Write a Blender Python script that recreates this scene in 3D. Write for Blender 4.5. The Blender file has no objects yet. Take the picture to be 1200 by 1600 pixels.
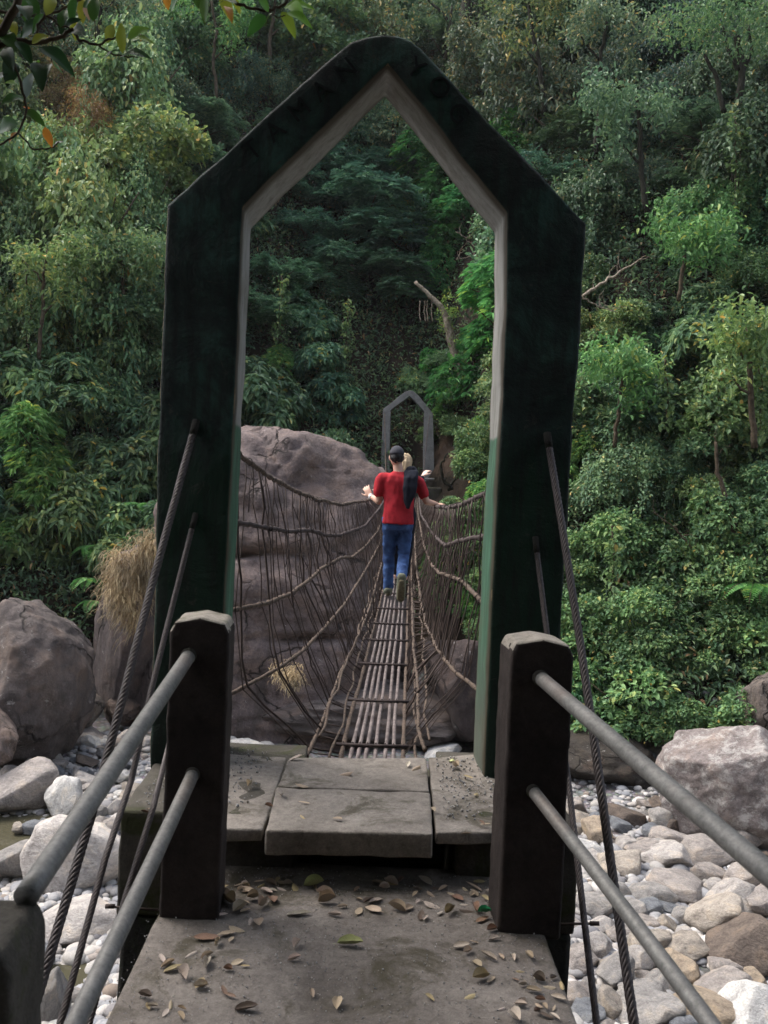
import bpy, bmesh, math, random
import numpy as np
from mathutils import Vector, Matrix, noise as mn
random.seed(7); RNG = np.random.default_rng(7)
S = bpy.context.scene
COL = S.collection
R = math.radians

# ------------------------------------------------------------------ camera
CAM = Vector((0, 0, 1.5)); FP = 1300.0
pit = math.atan(30 / FP); rol = R(2.5)
FW = Vector((0, math.cos(pit), -math.sin(pit)))
U0 = Vector((0, math.sin(pit), math.cos(pit))); R0 = Vector((1, 0, 0))
RT = R0 * math.cos(rol) + U0 * math.sin(rol)
UP = -R0 * math.sin(rol) + U0 * math.cos(rol)
def ray(px, py):
    return FW * FP + RT * (px - 600) - UP * (py - 800)
def P(px, py, Y):
    d = ray(px, py); return CAM + d * (Y / d.y)
def PZ(px, py, z):
    d = ray(px, py); return CAM + d * ((z - CAM.z) / d.z)
cd = bpy.data.cameras.new('camera'); cam = bpy.data.objects.new('camera', cd); COL.objects.link(cam)
cd.sensor_fit = 'VERTICAL'; cd.sensor_height = 24; cd.lens = FP / 1600 * 24
cd.clip_start = 0.05; cd.clip_end = 500
m3 = Matrix((RT, UP, -FW)).transposed()
cam.matrix_world = Matrix.Translation(CAM) @ m3.to_4x4()
cd.dof.use_dof = True; cd.dof.focus_distance = 6.0; cd.dof.aperture_fstop = 4.2
S.camera = cam

# ------------------------------------------------------------------ helpers
def tag(o, label=None, cat=None, group=None, kind=None):
    if label: o['label'] = label
    if cat: o['category'] = cat
    if group: o['group'] = group
    if kind: o['kind'] = kind
    return o
def empty(name, loc=(0, 0, 0)):
    o = bpy.data.objects.new(name, None); o.empty_display_size = .1
    o.location = loc; COL.objects.link(o); return o
class MB:
    def __init__(s): s.v = []; s.f = []; s.mi = []
    def add(s, v, f, mi=0):
        n = len(s.v); s.v += [tuple(p) for p in v]
        s.f += [tuple(i + n for i in q) for q in f]; s.mi += [mi] * len(f)
    def tube(s, pts, rad, n=8, cap=True, mi=0):
        pts = [Vector(p) for p in pts]
        if not hasattr(rad, '__len__'): rad = [rad] * len(pts)
        v = []; f = []; prev = None
        for i, p in enumerate(pts):
            d = (pts[min(i + 1, len(pts) - 1)] - pts[max(i - 1, 0)]).normalized()
            if prev is None:
                a = Vector((0, 0, 1)) if abs(d.z) < .9 else Vector((1, 0, 0))
                e = d.cross(a).normalized()
            else:
                e = (prev - d * prev.dot(d)).normalized()
            prev = e; g = d.cross(e)
            for k in range(n):
                t = 2 * math.pi * k / n
                v.append(p + (e * math.cos(t) + g * math.sin(t)) * rad[i])
        for i in range(len(pts) - 1):
            for k in range(n):
                f.append((i*n+k, i*n+(k+1) % n, (i+1)*n+(k+1) % n, (i+1)*n+k))
        if cap:
            f.append(tuple(range(n))[::-1]); b = (len(pts)-1)*n; f.append(tuple(range(b, b+n)))
        s.add(v, f, mi)
    def rings(s, rings, cap=True, mi=0):   # rings: list of equal-length point lists
        n = len(rings[0]); v = [p for r in rings for p in r]; f = []
        for i in range(len(rings) - 1):
            for k in range(n):
                f.append((i*n+k, i*n+(k+1) % n, (i+1)*n+(k+1) % n, (i+1)*n+k))
        if cap:
            f.append(tuple(range(n))[::-1]); b = (len(rings)-1)*n; f.append(tuple(range(b, b+n)))
        s.add(v, f, mi)
def mesh_of(name, v, f, smooth=True):
    me = bpy.data.meshes.new(name); me.from_pydata([tuple(p) for p in v], [], f); me.update()
    if smooth: me.polygons.foreach_set('use_smooth', [True] * len(me.polygons))
    return me
def link(name, me, mat=None, parent=None, local=False):
    """mesh given in world coordinates unless local; parent transforms are pure translations here"""
    o = bpy.data.objects.new(name, me); COL.objects.link(o)
    if mat is not None:
        for m in (mat if isinstance(mat, (list, tuple)) else [mat]): me.materials.append(m)
    if parent is not None:
        o.parent = parent
        if not local:
            off = Vector(parent.location)
            if parent.parent is not None: off += Vector(parent.parent.location)
            me.transform(Matrix.Translation(-off))
    return o
def build(mb, name, mat, parent=None, smooth=True, local=False):
    me = mesh_of(name, mb.v, mb.f, smooth)
    if any(mb.mi): me.polygons.foreach_set('material_index', mb.mi)
    return link(name, me, mat, parent, local)
def recalc(me):
    bm = bmesh.new(); bm.from_mesh(me); bmesh.ops.recalc_face_normals(bm, faces=bm.faces); bm.to_mesh(me); bm.free()
def solid(outline, vec, bevel=.012, seg=2):
    """closed prism: outline (list of Vector) extruded along vec, bevelled -> mesh"""
    bm = bmesh.new(); n = len(outline)
    a = [bm.verts.new(p) for p in outline]; b = [bm.verts.new(Vector(p) + vec) for p in outline]
    bm.faces.new(a); bm.faces.new(b[::-1])
    for i in range(n): bm.faces.new((a[i], b[i], b[(i+1) % n], a[(i+1) % n]))
    bmesh.ops.recalc_face_normals(bm, faces=bm.faces)
    if bevel:
        bmesh.ops.bevel(bm, geom=list(bm.edges), offset=bevel, segments=seg, affect='EDGES', profile=.6, clamp_overlap=True)
    me = bpy.data.meshes.new('solid'); bm.to_mesh(me); bm.free(); return me
def roughen(me, cuts, amp, freq, seed=0):
    bm = bmesh.new(); bm.from_mesh(me)
    bmesh.ops.triangulate(bm, faces=[f for f in bm.faces if len(f.verts) > 4])
    for _ in range(8):
        es = [e for e in bm.edges if e.calc_length() > cuts]
        if not es: break
        bmesh.ops.subdivide_edges(bm, edges=es, cuts=1, use_grid_fill=False)
        bmesh.ops.triangulate(bm, faces=[f for f in bm.faces if len(f.verts) > 4])
    bm.normal_update()
    mv = []
    for v in bm.verts:
        p = v.co * freq + Vector((seed, seed * .7, 0))
        mv.append(v.co + v.normal * amp * (mn.fractal(p, 1, 2.1, 4) ))
    for v, c in zip(bm.verts, mv): v.co = c
    bm.to_mesh(me); bm.free()
    me.polygons.foreach_set('use_smooth', [True] * len(me.polygons)); return me
def np_mesh(name, V, F, smooth=True):
    me = bpy.data.meshes.new(name); k = F.shape[1]
    me.vertices.add(len(V)); me.vertices.foreach_set('co', V.astype(np.float32).ravel())
    me.loops.add(F.size); me.loops.foreach_set('vertex_index', F.astype(np.int32).ravel())
    me.polygons.add(len(F)); me.polygons.foreach_set('loop_start', np.arange(0, F.size, k, dtype=np.int32))
    me.polygons.foreach_set('loop_total', np.full(len(F), k, dtype=np.int32))
    me.polygons.foreach_set('use_smooth', np.full(len(F), smooth))
    me.update(calc_edges=True); return me

# ------------------------------------------------------------------ materials
class N:
    def __init__(s, name):
        s.m = bpy.data.materials.new(name); s.m.use_nodes = True; s.t = s.m.node_tree; s.t.nodes.clear()
        s.out = s.n('ShaderNodeOutputMaterial'); s.bs = s.n('ShaderNodeBsdfPrincipled')
        s.l(s.bs.outputs[0], s.out.inputs['Surface'])
    def n(s, typ, **kw):
        x = s.t.nodes.new(typ)
        for k, v in kw.items(): setattr(x, k, v)
        return x
    def l(s, a, b): s.t.links.new(a, b)
    def coord(s, scale=1.0, kind='Object', stretch=None):
        tc = s.n('ShaderNodeTexCoord'); mp = s.n('ShaderNodeMapping')
        mp.inputs['Scale'].default_value = stretch if stretch else (scale,) * 3
        s.l(tc.outputs[kind], mp.inputs[0]); return mp.outputs[0]
    def noise(s, vec, scale, detail=6, rough=.6, dist=0):
        x = s.n('ShaderNodeTexNoise'); x.inputs['Scale'].default_value = scale; x.inputs['Detail'].default_value = detail
        x.inputs['Roughness'].default_value = rough; x.inputs['Distortion'].default_value = dist
        s.l(vec, x.inputs['Vector']); return x.outputs[0]
    def ramp(s, fac, stops, interp='LINEAR'):
        x = s.n('ShaderNodeValToRGB'); x.color_ramp.interpolation = interp; e = x.color_ramp.elements
        while len(e) < len(stops): e.new(.5)
        for el, (p, c) in zip(e, stops):
            el.position = p; el.color = (*c, 1) if hasattr(c, '__len__') else (c, c, c, 1)
        s.l(fac, x.inputs[0]); return x.outputs[0]
    def mix(s, a, b, fac=.5, mode='MIX'):
        x = s.n('ShaderNodeMix', data_type='RGBA', blend_type=mode)
        for v, i in ((fac, 0), (a, 6), (b, 7)):
            if hasattr(v, 'is_linked') or hasattr(v, 'links'): s.l(v, x.inputs[i])
            else: x.inputs[i].default_value = v if i == 0 else (*v, 1)
        return x.outputs[2]
    def math(s, op, a, b=None):
        x = s.n('ShaderNodeMath', operation=op)
        for v, i in ((a, 0), (b, 1)):
            if v is None: continue
            if hasattr(v, 'links'): s.l(v, x.inputs[i])
            else: x.inputs[i].default_value = v
        return x.outputs[0]
    def bump(s, h, strength=.5, dist=.01, prev=None):
        b = s.n('ShaderNodeBump'); b.inputs['Strength'].default_value = strength; b.inputs['Distance'].default_value = dist
        s.l(h, b.inputs['Height'])
        if prev is not None: s.l(prev, b.inputs['Normal'])
        return b.outputs[0]
    def done(s, col, rough=.85, nrm=None, spec=.4):
        if hasattr(col, 'links'): s.l(col, s.bs.inputs['Base Color'])
        else: s.bs.inputs['Base Color'].default_value = (*col, 1)
        if hasattr(rough, 'links'): s.l(rough, s.bs.inputs['Roughness'])
        else: s.bs.inputs['Roughness'].default_value = rough
        s.bs.inputs['Specular IOR Level'].default_value = spec
        if nrm is not None: s.l(nrm, s.bs.inputs['Normal'])
        return s.m

def leaf_mat(name, stops, rough=.42, trans=.22, spec=.5):
    if name not in ('branch_leaf', 'straw'): rough = .52; spec = .3; trans = .32; stops = [(p, (min(c[0] * 1.6, .6), c[1] * 1.42, c[2] * 1.55)) for p, c in stops]
    s = N(name); g = s.n('ShaderNodeNewGeometry')
    c = s.ramp(g.outputs['Random Per Island'], stops)
    oi = s.n('ShaderNodeObjectInfo')
    c = s.mix(c, oi.outputs['Color'], 1.0, 'MULTIPLY')
    # large patches of tone, as different shoots of one plant
    v = s.coord(1.0); nz = s.noise(v, 1.1, 2); k = s.ramp(nz, [(.32, (.72, .76, .8)), (.68, (1.35, 1.28, 1.1))])
    c = s.mix(c, k, 1.0, 'MULTIPLY')
    m = s.done(c, rough, None, spec)
    tr = s.n('ShaderNodeBsdfTranslucent'); s.l(c, tr.inputs[0])
    mx = s.n('ShaderNodeMixShader'); mx.inputs[0].default_value = trans
    s.l(s.bs.outputs[0], mx.inputs[1]); s.l(tr.outputs[0], mx.inputs[2]); s.l(mx.outputs[0], s.out.inputs['Surface'])
    return m
M = {}
M['laurel'] = leaf_mat('laurel_leaf', [(0, (.04, .095, .05)), (.5, (.07, .15, .07)), (.85, (.11, .2, .08)), (.98, (.16, .22, .08)), (1, (.35, .27, .04))])
M['blue'] = leaf_mat('blue_green_leaf', [(0, (.045, .1, .055)), (.6, (.075, .15, .08)), (1, (.12, .2, .09))], .38, .18, .6)
M['bright'] = leaf_mat('bright_leaf', [(0, (.045, .13, .045)), (.5, (.075, .19, .06)), (.9, (.12, .25, .08)), (1, (.22, .28, .06))], .45, .3)
M['vine'] = leaf_mat('vine_leaf', [(0, (.05, .11, .055)), (.5, (.085, .165, .07)), (.85, (.12, .2, .08)), (.985, (.17, .22, .08)), (1, (.4, .26, .08))], .45, .3)
M['dry'] = leaf_mat('dry_vine', [(0, (.09, .06, .035)), (.4, (.15, .11, .06)), (.7, (.14, .15, .05)), (1, (.22, .2, .09))], .7, .2, .2)
M['far'] = leaf_mat('far_leaf', [(0, (.045, .09, .055)), (.5, (.08, .14, .075)), (.85, (.12, .17, .08)), (1, (.26, .22, .08))], .5, .2)
M['under'] = leaf_mat('undergrowth_leaf', [(0, (.03, .065, .035)), (.6, (.055, .11, .055)), (.9, (.09, .15, .06)), (1, (.16, .10, .05))], .6, .15)
M['near'] = leaf_mat('branch_leaf', [(0, (1, 1, 1)), (1, (1, 1, 1))], .5, .35, .3)

def concrete(name, c0, c1, dark, moss=None, bump=.5, scale=1.0, stain=.5):
    s = N(name); v = s.coord(scale, 'Object')
    n1 = s.noise(v, 2.3, 8, .65, .4); n2 = s.noise(v, 38, 5, .7); n3 = s.noise(v, 7.5, 7, .7)
    n4 = s.noise(v, 160, 2, .6)
    c = s.mix(s.ramp(n1, [(.35, c0), (.65, c1)]), dark, s.ramp(n3, [(.5, 0), (.72, stain)]))
    c = s.mix(c, s.ramp(n2, [(.3, .55), (.6, 1.15)]), .6, 'MULTIPLY')
    c = s.mix(c, s.ramp(n4, [(.35, .7), (.7, 1.25)]), .5, 'MULTIPLY')
    if moss:
        nm = s.noise(v, 3.1, 8, .75, .6)
        c = s.mix(c, moss, s.ramp(nm, [(.52, 0), (.62, .85)]))
    b = s.bump(n2, bump, .006); b = s.bump(n3, bump * .8, .012, b); b = s.bump(n4, bump * .5, .002, b)
    return s.done(c, s.ramp(n3, [(.3, .75), (.7, .95)]), b, .3)
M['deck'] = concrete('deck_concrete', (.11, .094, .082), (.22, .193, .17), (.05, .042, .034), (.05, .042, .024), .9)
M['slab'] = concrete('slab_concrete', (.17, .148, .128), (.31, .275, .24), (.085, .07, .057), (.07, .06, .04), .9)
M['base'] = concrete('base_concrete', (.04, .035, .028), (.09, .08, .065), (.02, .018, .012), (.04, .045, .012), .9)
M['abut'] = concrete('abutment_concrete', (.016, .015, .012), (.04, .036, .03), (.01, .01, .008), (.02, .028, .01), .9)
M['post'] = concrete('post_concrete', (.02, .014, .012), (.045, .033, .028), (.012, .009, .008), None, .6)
M['posttop_lit'] = concrete('post_top_lit_concrete', (.24, .21, .175), (.36, .32, .27), (.08, .08, .05), (.07, .08, .03), .8)
M['fartower'] = concrete('far_tower_concrete', (.17, .165, .16), (.28, .27, .26), (.07, .07, .06), None, .5)
def tower_front():
    s = N('tower_weathered_green_paint'); v = s.coord(1); vs = s.coord(stretch=(7, 7, .9))
    n1 = s.noise(v, 2.6, 8, .7, .5); n2 = s.noise(v, 30, 5, .7); n3 = s.noise(vs, 2.2, 6, .7)
    g = s.ramp(n1, [(.36, (.008, .012, .011)), (.5, (.016, .036, .03)), (.62, (.035, .09, .072))])
    tc = s.n('ShaderNodeTexCoord'); sp = s.n('ShaderNodeSeparateXYZ'); s.l(tc.outputs['Object'], sp.inputs[0])
    zz = s.math('ADD', sp.outputs[2], s.math('MULTIPLY', n1, .12))
    lo = s.ramp(zz, [(.0, (.006, .022, .012)), (1, (.009, .034, .018))])
    fac = s.ramp(s.math('ADD', s.math('MULTIPLY', zz, .5), s.math('MULTIPLY', n3, .35)), [(.88, 1), (1.0, 0)])
    c = s.mix(g, lo, fac)
    c = s.mix(c, (.06, .06, .05), s.ramp(s.noise(v, 11, 8, .8, .8), [(.6, 0), (.64, .7)]))
    c = s.mix(c, (.011, .009, .008), s.ramp(n3, [(.45, 0), (.65, .75)]))
    b = s.bump(n2, .9, .006); b = s.bump(n1, .8, .03, b)
    return s.done(c, .7, b, .35)
def tower_reveal():
    s = N('tower_reveal_paint'); v = s.coord(1); vs = s.coord(stretch=(9, 9, 1.2))
    n1 = s.noise(vs, 2.2, 7, .7, .3); n2 = s.noise(v, 45, 5, .7); n0 = s.noise(v, 3, 5)
    up = s.ramp(n1, [(.3, (.16, .155, .14)), (.5, (.27, .265, .245)), (.7, (.33, .33, .31))])
    lo = s.ramp(n1, [(.3, (.04, .07, .05)), (.5, (.045, .115, .07)), (.64, (.07, .17, .105)), (.74, (.2, .23, .2))])
    tc = s.n('ShaderNodeTexCoord'); sp = s.n('ShaderNodeSeparateXYZ'); s.l(tc.outputs['Object'], sp.inputs[0])
    zz = s.math('ADD', sp.outputs[2], s.math('MULTIPLY', n0, .05))
    fac = s.ramp(s.math('MULTIPLY', zz, .5), [(.80, 1), (.807, 0)])
    f2 = s.ramp(s.math('MULTIPLY', zz, .5), [(.08, .75), (.35, 0)])
    c = s.mix(up, lo, fac)
    c = s.mix(c, (.1, .095, .08), f2)
    c = s.mix(c, (.08, .06, .03), s.ramp(n0, [(.55, 0), (.75, .5)]))
    yy = s.math('ADD', sp.outputs[1], s.math('MULTIPLY', n0, .05))
    c = s.mix(c, (.05, .038, .022), s.ramp(yy, [(.07, .92), (.125, 0), (.31, 0), (.345, .8)]))
    b = s.bump(n2, .4, .003); return s.done(c, .75, b, .35)
def tower_edge():
    s = N('tower_bare_concrete_edge'); v = s.coord(1); n1 = s.noise(v, 9, 7, .7); n2 = s.noise(v, 60, 4)
    c = s.ramp(n1, [(.35, (.09, .065, .035)), (.6, (.2, .16, .1)), (.75, (.12, .14, .07))])
    return s.done(c, .9, s.bump(n2, .6, .005), .3)
M['tfront'] = tower_front(); M['treveal'] = tower_reveal(); M['tedge'] = tower_edge()
def pipe_mat():
    s = N('galvanised_pipe'); v = s.coord(1); n = s.noise(v, 5, 8, .75, .4); n2 = s.noise(v, 70, 6, .75); n3 = s.noise(v, 2.2, 3)
    c = s.ramp(n, [(.3, (.11, .108, .10)), (.55, (.2, .193, .18)), (.75, (.26, .245, .225))])
    c = s.mix(c, s.ramp(n2, [(.3, .55), (.6, 1.15)]), .8, 'MULTIPLY'); c = s.mix(c, (.12, .08, .06), s.ramp(n3, [(.58, 0), (.7, .6)]))
    m = s.done(c, s.ramp(n2, [(.3, .6), (.7, .45)]), s.bump(n2, .35, .002), .4); s.bs.inputs['Metallic'].default_value = .3; return m
def simple(name, c, rough=.6, var=.35, sc=30, bump=.3, spec=.4, metal=0, col2=None, stretch=None):
    s = N(name); v = s.coord(1, stretch=stretch) if stretch else s.coord(1)
    n = s.noise(v, sc, 6, .65)
    c2 = col2 if col2 else tuple(x * (1 - var) for x in c)
    cc = s.ramp(n, [(.35, c2), (.62, c)])
    m = s.done(cc, rough, s.bump(n, bump, .004), spec); s.bs.inputs['Metallic'].default_value = metal; return m
M['pipe'] = pipe_mat()
M['cable'] = simple('wire_rope', (.07, .055, .052), .5, .5, 60, .3, .5, .3)
M['rebar'] = simple('rusty_rod', (.05, .035, .03), .8, .4)
M['letter'] = simple('black_lettering', (.008, .010, .010), .8)
M['rope'] = simple('binding_wire_rope', (.12, .085, .062), .8, .55, 45, .8, .3, 0, (.035, .026, .022))
M['ropedark'] = simple('dark_rope', (.065, .048, .045), .8, .5, 45, .8, .3)
M['wire'] = simple('rusty_suspender_wire', (.06, .038, .03), .75, .5, 25, .3)
M['rod'] = simple('floor_rod', (.2, .165, .155), .6, .5, 18, .3, .4, 0, (.08, .062, .058))
M['bark'] = simple('bark', (.10, .075, .05), .9, .6, 9, 1.0, .2)
M['barkdark'] = simple('dark_bark', (.032, .03, .02), .9, .5, 9, 1.0, .2)
M['barkpale'] = simple('pale_bark', (.34, .28, .22), .85, .6, 12, 1.0, .2, 0, (.12, .09, .06))
M['straw'] = leaf_mat('straw', [(0, (.16, .11, .065)), (.5, (.32, .245, .15)), (1, (.46, .38, .25))], .7, .25, .2)
def stone_mat(name, patch=(.62, .6, .57), pf=(.62, .68), objcol=True, base=None, lich=.8, crack=0, st=(1.6, 1.6, .3)):
    s = N(name)
    if objcol:
        oi = s.n('ShaderNodeObjectInfo'); base = oi.outputs['Color']
    v = s.coord(1); n1 = s.noise(v, 2.0, 8, .65, .5); n2 = s.noise(v, 14, 7, .7); n3 = s.noise(v, 60, 4, .7)
    c = s.mix(base, s.ramp(n1, [(.28, (.52, .5, .5)), (.5, (1, 1, 1)), (.72, (1.4, 1.28, 1.12))]), 1.0, 'MULTIPLY')
    c = s.mix(c, s.ramp(n2, [(.3, .6), (.65, 1.25)]), .8, 'MULTIPLY')
    c = s.mix(c, s.ramp(n3, [(.35, .65), (.7, 1.25)]), .7, 'MULTIPLY')
    nl = s.noise(v, 5.5, 9, .8, .3)
    c = s.mix(c, patch, s.ramp(nl, [(pf[0], 0), (pf[1], lich)]))
    if crack:
        vs = s.coord(stretch=st); ns = s.noise(vs, 2.0, 7, .7, .3)
        c = s.mix(c, (.05, .042, .038), s.ramp(ns, [(.5, 0), (.68, .75)]))
        nb = s.noise(v, crack * .8, 6, .7, .5); c = s.mix(c, (.17, .115, .085), s.ramp(nb, [(.52, 0), (.66, .45)]))
        ds = s.n('ShaderNodeVectorMath', operation='ADD'); sc_ = s.n('ShaderNodeVectorMath', operation='SCALE'); nn = s.n('ShaderNodeTexNoise'); nn.inputs['Scale'].default_value = crack * 1.7; nn.inputs['Detail'].default_value = 5
        s.l(v, nn.inputs[0]); s.l(nn.outputs['Color'], sc_.inputs[0]); sc_.inputs['Scale'].default_value = .8 / crack; s.l(v, ds.inputs[0]); s.l(sc_.outputs[0], ds.inputs[1])
        vo = s.n('ShaderNodeTexVoronoi', feature='DISTANCE_TO_EDGE'); vo.inputs['Scale'].default_value = crack * .55; s.l(ds.outputs[0], vo.inputs[0])
        ck = s.ramp(vo.outputs['Distance'], [(0, 0), (.022, 1)]); gate = s.ramp(s.noise(v, crack * .5, 3), [(.45, 0), (.55, 1)])
        ck = s.mix(ck, (1, 1, 1), gate); c = s.mix((.02, .017, .015), c, ck)
    b = s.bump(n1, .6, .15)
    if crack: b = s.bump(ck, .8, .06, b)
    b = s.bump(n2, .7, .05, b); b = s.bump(n3, .6, .012, b)
    return s.done(c, .88, b, .25)
M['stone'] = stone_mat('river_stone', (.6, .57, .53), (.66, .7))
M['boulder'] = stone_mat('boulder_rock', (.36, .34, .32), (.61, .64), lich=.7, crack=1.6)
M['bigrock'] = stone_mat('layered_boulder_rock', (.42, .4, .38), (.63, .66), lich=.8, crack=.9, st=(.8, .8, .12))
M['lichen'] = stone_mat('lichen_rock', (.4, .385, .36), (.5, .58), lich=.6)
def pebbles():
    s = N('pebble'); g = s.n('ShaderNodeNewGeometry')
    c = s.ramp(g.outputs['Random Per Island'], [(0, (.16, .15, .15)), (.2, (.25, .25, .26)), (.4, (.32, .3, .275)), (.55, (.19, .195, .21)), (.75, (.36, .33, .3)), (.9, (.5, .48, .46)), (1, (.17, .13, .1))])
    v = s.coord(1); n = s.noise(v, 40, 5); c = s.mix(c, s.ramp(n, [(.3, .75), (.7, 1.15)]), .7, 'MULTIPLY')
    return s.done(c, .85, s.bump(n, .3, .01), .3)
M['pebble'] = pebbles()
def ground_mat():
    s = N('ground_soil_and_gravel'); v = s.coord(1); n1 = s.noise(v, .7, 8, .7); n2 = s.noise(v, 9, 7, .7)
    soil = s.ramp(n1, [(.3, (.010, .009, .006)), (.5, (.025, .018, .012)), (.68, (.05, .034, .022))])
    tc0 = s.n('ShaderNodeTexCoord'); vm = s.n('ShaderNodeVectorMath', operation='DISTANCE'); s.l(tc0.outputs['Object'], vm.inputs[0]); vm.inputs[1].default_value = tuple(P(712, 722, 31.5))
    soil = s.mix(soil, (.10, .066, .045), s.ramp(s.math('ADD', s.math('MULTIPLY', vm.outputs['Value'], .3), s.math('MULTIPLY', n2, .3)), [(.4, .9), (.55, 0)]))
    vo = s.n('ShaderNodeTexVoronoi'); vo.inputs['Scale'].default_value = 9; s.l(v, vo.inputs[0])
    gr = s.mix((.2, .19, .18), vo.outputs['Color'], .06); gr = s.mix(gr, s.ramp(vo.outputs['Distance'], [(0, 1.2), (.6, .35)]), .8, 'MULTIPLY')
    tc = s.n('ShaderNodeTexCoord'); sp = s.n('ShaderNodeSeparateXYZ'); s.l(tc.outputs['Object'], sp.inputs[0])
    f = s.ramp(s.math('ADD', s.math('MULTIPLY', sp.outputs[2], .2), 1.6), [(.7, 0), (.8, 1)])
    c = s.mix(gr, soil, f)
    return s.done(c, .95, s.bump(n2, .8, .05), .2)
M['ground'] = ground_mat()
def water_mat():
    s = N('stream_water'); v = s.coord(1); n = s.noise(v, 6, 3)
    m = s.done((.06, .055, .035), .08, s.bump(n, .2, .02), .35); return m
M['water'] = water_mat()
def dead_leaf_mat():
    s = N('dead_leaf'); oi = s.n('ShaderNodeObjectInfo'); v = s.coord(1); n = s.noise(v, 35, 5); n2 = s.noise(v, 120, 3)
    c = s.mix(oi.outputs['Color'], s.ramp(n, [(.3, .6), (.65, 1.15)]), .8, 'MULTIPLY')
    c = s.mix(c, s.ramp(n2, [(.3, .75), (.6, 1.1)]), .5, 'MULTIPLY')
    return s.done(c, .6, s.bump(n2, .3, .002), .35)
M['dead'] = dead_leaf_mat()

# ------------------------------------------------------------------ terrain
_xb = [-60, -30, -12, -8, -5, -2, 1, 2.6, 4, 7, 12, 30, 60]
_yb = [17, 19, 21.5, 22.5, 24.5, 26.5, 27, 25.5, 21.5, 19.2, 18.0, 16, 14]
def bank(x): return float(np.interp(x, _xb, _yb))
def H(x, y):
    nz = mn.fractal(Vector((x * .16, y * .16, 3.1)), 1, 2, 4)
    d = y - bank(x)
    z = -5 + .18 * mn.noise(Vector((x * .6, y * .6, 0)))
    z -= .3 * math.exp(-((x + 6.6) / 1.3) ** 2 - ((y - 15.0) / .9) ** 2) + .22 * math.exp(-((x + 3.9) / .7) ** 2 - ((y - 10.9) / .5) ** 2)
    if d > 0:
        h = 1.6 * min(d / .8, 1) + 1.5 * max(d - .8, 0)
        h = min(h, 58)
        z += h + nz * min(d * .35, 1.8)
    if y < 4.5:
        t = min((4.5 - y) / 5.0, 1); z = z * (1 - t) + (-.16) * t
        if y < -3.2: z += (-3.2 - y) * 1.25 + nz * min((-3.2 - y) * .3, 1)
    return z
xs = np.concatenate([np.linspace(-62, -16, 36), np.linspace(-15, 15, 121), np.linspace(16, 62, 36)])
ys = np.concatenate([np.linspace(-32, 4, 50), np.linspace(4.5, 36, 120), np.linspace(37, 78, 50)])
V = np.array([(x, y, H(x, y)) for y in ys for x in xs]); nx = len(xs); ny = len(ys)
ii, jj = np.meshgrid(np.arange(nx - 1), np.arange(ny - 1)); a = (jj * nx + ii).ravel()
F = np.stack([a, a + 1, a + nx + 1, a + nx], 1)
tag(link('ground', np_mesh('ground', V, F), M['ground']), kind='structure')
wm = MB(); wv = []; n = 28
for k in range(n):
    t = 2 * math.pi * k / n; r = 1 + .2 * mn.noise(Vector((math.cos(t) * 2, math.sin(t) * 2, 0)))
    wv.append((-5.6 + 3.6 * r * math.cos(t), 13.3 + 3.4 * r * math.sin(t), -5.07))
wm.add(wv, [tuple(range(n))]); tag(build(wm, 'water', M['water'], smooth=False), kind='structure')
def hit(px, py, y0=16.0, y1=76.0):
    d = ray(px, py); d = d / d.y; y = y0
    while y < y1:
        p = CAM + d * y
        if p.z < H(p.x, p.y): return p
        y += .25
    return None

# ------------------------------------------------------------------ leaves
def leaves(pos, d, up, L, W, fold=.25, droop=.2):
    n = len(pos); d = d / (np.linalg.norm(d, axis=1, keepdims=True) + 1e-9)
    s = np.cross(d, up); s /= (np.linalg.norm(s, axis=1, keepdims=True) + 1e-9); u = np.cross(s, d)
    L = np.broadcast_to(L, n)[:, None]; W = np.broadcast_to(W, n)[:, None]
    v = np.empty((n, 6, 3)); dz = np.array([0, 0, -1.0])
    v[:, 0] = pos
    v[:, 1] = pos + d * L * .3 - s * W * .5 + u * W * fold
    v[:, 2] = pos + d * L * .68 - s * W * .4 + u * W * fold + dz * L * droop * .4
    v[:, 3] = pos + d * L + dz * L * droop
    v[:, 4] = pos + d * L * .68 + s * W * .4 + u * W * fold + dz * L * droop * .4
    v[:, 5] = pos + d * L * .3 + s * W * .5 + u * W * fold
    b = np.arange(n)[:, None] * 6
    f = np.concatenate([b + np.array([[0, 1, 2, 3]]), b + np.array([[0, 3, 4, 5]])])
    return v.reshape(-1, 3), f
def rnd(n, s=1.0): return RNG.normal(0, s, (n, 3))
def unit(a): return a / (np.linalg.norm(a, axis=1, keepdims=True) + 1e-9)
def crown_pts(R3, lobes, N_, lo=-.35):
    """cluster positions and normals on a union of lobes"""
    R3 = np.array(R3); cs = RNG.uniform(-.62, .62, (lobes, 3)) * R3; rr = RNG.uniform(.3, .55, lobes)
    P_, Nn = [], []
    while len(P_) < N_:
        k = RNG.integers(lobes); dd = RNG.normal(0, 1, 3); dd /= np.linalg.norm(dd)
        if dd[2] < lo: continue
        p = cs[k] + dd * rr[k] * R3 * RNG.uniform(.72, 1.04)
        inside = False
        for j in range(lobes):
            if j != k and np.linalg.norm((p - cs[j]) / (rr[j] * R3)) < .72: inside = True; break
        if inside and RNG.random() < .85: continue
        P_.append(p); nn = dd / R3; Nn.append(nn / np.linalg.norm(nn))
    return np.array(P_), np.array(Nn)
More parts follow.
